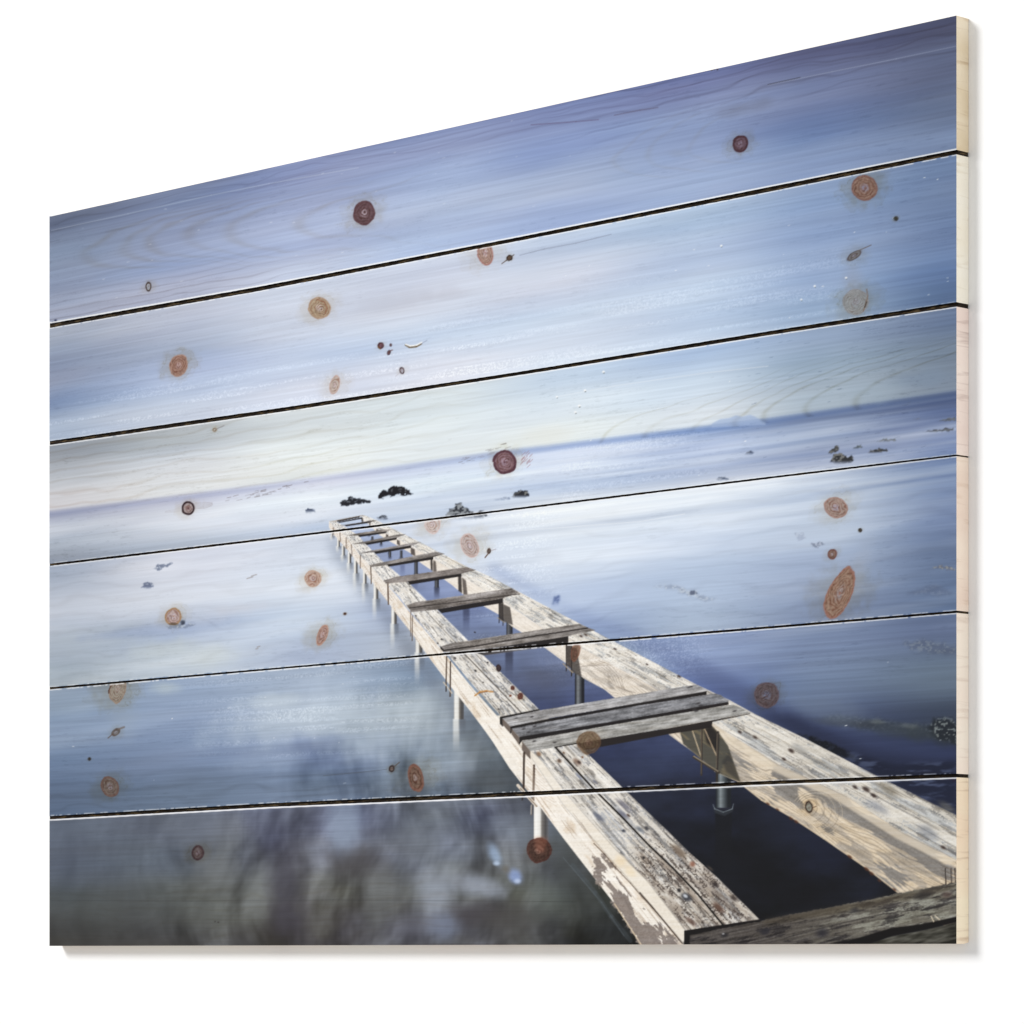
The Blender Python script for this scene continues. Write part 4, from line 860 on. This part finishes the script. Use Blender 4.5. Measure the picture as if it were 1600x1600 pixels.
NCOL = 1250
ps = np.linspace(0, LEN, NCOL + 1)
xsc = x_of_P(ps)
LABELS = ['top plank, dusk blue with a large maroon knot', 'plank of pale cloud print below the top plank', 'plank with the pale green horizon and maroon knot',
          'plank with the far end of the printed jetty', 'plank with the three printed cross boards', 'bottom plank, darkest, with a rust red knot']
re = np.random.default_rng(5)
for k in range(6):
    jt = np.convolve(re.normal(0, 1, NCOL + 5), np.ones(5) / 5, 'valid') * (.22 if k > 0 else 0)
    jb = np.convolve(re.normal(0, 1, NCOL + 5), np.ones(5) / 5, 'valid') * (.22 if k < 5 else 0)
    yt = TOPS[k](xsc) + jt; yb = BOTS[k](xsc) + jb
    nr = int(np.max(yb - yt) / 1.15)
    hgt = np.max(yb - yt)
    e = np.array([0, .7, 1.4, 2.2, 3.0]) / hgt
    fr = np.concatenate([e[:-1], np.linspace(e[-1], 1 - e[-1], nr), 1 - e[:-1][::-1]])
    Y = yt[None, :] + (yb - yt)[None, :] * fr[:, None]
    X = np.broadcast_to(xsc[None, :], Y.shape); Pp = np.broadcast_to(ps[None, :], Y.shape)
    Z = (Y0 - Y) / FPX * (1 + Pp * ST)
    R_, Cn = Y.shape
    front = to_world(Pp, Z, 0 * Z).reshape(-1, 3)
    ink = sample(X, Y).reshape(-1, 3)
    ink = np.where(ink <= .04045, ink / 12.92, ((ink + .055) / 1.055) ** 2.4) / GAIN
    idx = np.arange(R_ * Cn).reshape(R_, Cn)
    F = [np.stack([idx[:-1, :-1], idx[:-1, 1:], idx[1:, 1:], idx[1:, :-1]], -1).reshape(-1, 4)]
    FM = [np.zeros(len(F[0]), int)]
    V = [front]; nv = len(front)
    def strip(a, bb, mi):
        global nv
        n = len(a); V.append(a); V.append(bb)
        i0 = nv + np.arange(n - 1); j0 = nv + n + np.arange(n - 1)
        F.append(np.stack([i0, j0, j0 + 1, i0 + 1], -1)); FM.append(np.full(n - 1, mi)); nv += 2 * n
    topz, botz = Z[0], Z[-1]
    B = THK
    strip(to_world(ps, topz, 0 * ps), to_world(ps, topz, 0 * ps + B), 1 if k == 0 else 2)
    if k == 5:    # rear lower arris of the bottom board is planed off
        strip(to_world(ps, botz, 0 * ps), to_world(ps, botz, 0 * ps + B * .62), 1)
        strip(to_world(ps, botz, 0 * ps + B * .62), to_world(ps, botz + .0004, 0 * ps + B), 1)
        zb_back = botz + .0004
    else:
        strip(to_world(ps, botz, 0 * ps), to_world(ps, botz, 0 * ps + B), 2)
        zb_back = botz
    strip(to_world(ps, topz, 0 * ps + B), to_world(ps, zb_back, 0 * ps + B), 1)
    for pc, cc in ((0.0, 0), (LEN, -1)):
        zz = Z[:, cc]
        zback = np.maximum(zz, zb_back[cc])
        h = zz * 0 + pc
        strip(to_world(h, zz, h * 0), to_world(h, np.maximum(zz, botz[cc]), h * 0 + B * .62), 1)
        strip(to_world(h, zz, h * 0 + B * .62), to_world(h, zback, h * 0 + B), 1)
    V = np.concatenate(V); F = np.concatenate(F); FM = np.concatenate(FM)
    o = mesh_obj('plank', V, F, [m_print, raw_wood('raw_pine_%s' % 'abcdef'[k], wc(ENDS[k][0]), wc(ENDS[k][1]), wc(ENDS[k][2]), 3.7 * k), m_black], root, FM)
    o['label'] = LABELS[k]
    ca = o.data.color_attributes.new('ink', 'FLOAT_COLOR', 'POINT')
    full4 = np.ones((len(V), 4), f32); full4[:len(ink), :3] = ink
    ca.data.foreach_set('color', full4.ravel())

# dark tongues that close the gaps from behind
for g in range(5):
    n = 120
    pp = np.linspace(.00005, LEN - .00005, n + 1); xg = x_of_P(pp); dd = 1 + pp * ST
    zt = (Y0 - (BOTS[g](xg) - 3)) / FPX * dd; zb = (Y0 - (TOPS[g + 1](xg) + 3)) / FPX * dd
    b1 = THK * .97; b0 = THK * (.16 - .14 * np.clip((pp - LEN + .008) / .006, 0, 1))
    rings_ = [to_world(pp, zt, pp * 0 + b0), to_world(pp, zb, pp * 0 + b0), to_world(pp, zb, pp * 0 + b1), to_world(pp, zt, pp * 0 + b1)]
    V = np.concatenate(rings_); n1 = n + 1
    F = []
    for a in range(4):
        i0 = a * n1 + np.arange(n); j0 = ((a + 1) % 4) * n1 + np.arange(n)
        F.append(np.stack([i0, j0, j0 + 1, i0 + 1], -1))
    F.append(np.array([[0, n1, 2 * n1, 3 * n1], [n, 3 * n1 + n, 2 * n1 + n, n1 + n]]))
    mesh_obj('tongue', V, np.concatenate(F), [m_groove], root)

# ------------------------------------------------------------------ the white wall behind
def wpt(p, z, b=THK * 1.02): return world(p, z, b)
m_wall, nt, b = mat('white_wall_paint')
b.inputs['Roughness'].default_value = .9; b.inputs['Specular IOR Level'].default_value = .1
nz = nt.nodes.new('ShaderNodeTexNoise'); nz.inputs['Scale'].default_value = 90; nz.inputs['Detail'].default_value = 4
rp = nt.nodes.new('ShaderNodeValToRGB'); rp.color_ramp.elements[0].color = (.872, .872, .872, 1); rp.color_ramp.elements[1].color = (.884, .884, .884, 1)
nt.links.new(nz.outputs['Fac'], rp.inputs[0]); nt.links.new(rp.outputs[0], b.inputs['Base Color'])
V = [wpt(-1.35, -.62), wpt(3.2, -.62), wpt(3.2, 1.2), wpt(-1.35, 1.2)]
w = mesh_obj('wall', V, [[0, 1, 2, 3]], [m_wall])
w['kind'] = 'structure'; w['label'] = 'plain bright white wall behind the wood art'; w['category'] = 'wall'

# ------------------------------------------------------------------ light
ctr = np.array(world(LEN * .5, (Z_TOP + Z_BOT) * .5))
Nf = np.array([-ST, -CT, 0]); Lf = np.array([-CT, ST, 0])
dirn = Nf + .66 * Lf + np.array([0, 0, .66]); dirn /= np.linalg.norm(dirn)
KEY = 1.0; WORLD = .585
la = bpy.data.lights.new('softbox', 'AREA'); la.shape = 'DISK'; la.size = 3.4; la.energy = 1600 * KEY * .40
lo = bpy.data.objects.new('softbox', la); col.objects.link(lo)
from mathutils import Vector
lo.location = Vector((ctr + dirn * 9.0).tolist())
lo.rotation_euler = Vector((-dirn).tolist()).to_track_quat('-Z', 'Y').to_euler()
# added weak fill lamp almost level with the wall, brightens the boards' bare end
fa = bpy.data.lights.new('side_fill', 'AREA'); fa.shape = 'DISK'; fa.size = 2.0; fa.energy = 34
fo = bpy.data.objects.new('side_fill', fa); col.objects.link(fo)
fd = -Lf * 1.0 + Nf * .42; fd /= np.linalg.norm(fd)
fo.location = Vector((ctr + fd * 5.0).tolist()); fo.rotation_euler = Vector((-fd).tolist()).to_track_quat('-Z', 'Y').to_euler()
wd = bpy.data.worlds.new('World'); scene.world = wd; wd.use_nodes = True
bg = wd.node_tree.nodes['Background']; bg.inputs['Color'].default_value = (1, 1, 1, 1); bg.inputs['Strength'].default_value = WORLD

# ------------------------------------------------------------------ camera
cd = bpy.data.cameras.new('camera'); cam = bpy.data.objects.new('camera', cd); col.objects.link(cam)
cam.location = (0, 0, ZC); cam.rotation_euler = (math.radians(90), 0, 0)
cd.sensor_width = 36; cd.lens = 36 * FPX / 1600; cd.shift_y = (Y0 - 800) / 1600
cd.clip_start = .05; cd.clip_end = 100
scene.camera = cam
scene.view_settings.view_transform = 'Standard'; scene.view_settings.look = 'None'
scene.view_settings.exposure = 0; scene.view_settings.gamma = 1
scene.cycles.max_bounces = 6
scene.cycles.use_denoising = True
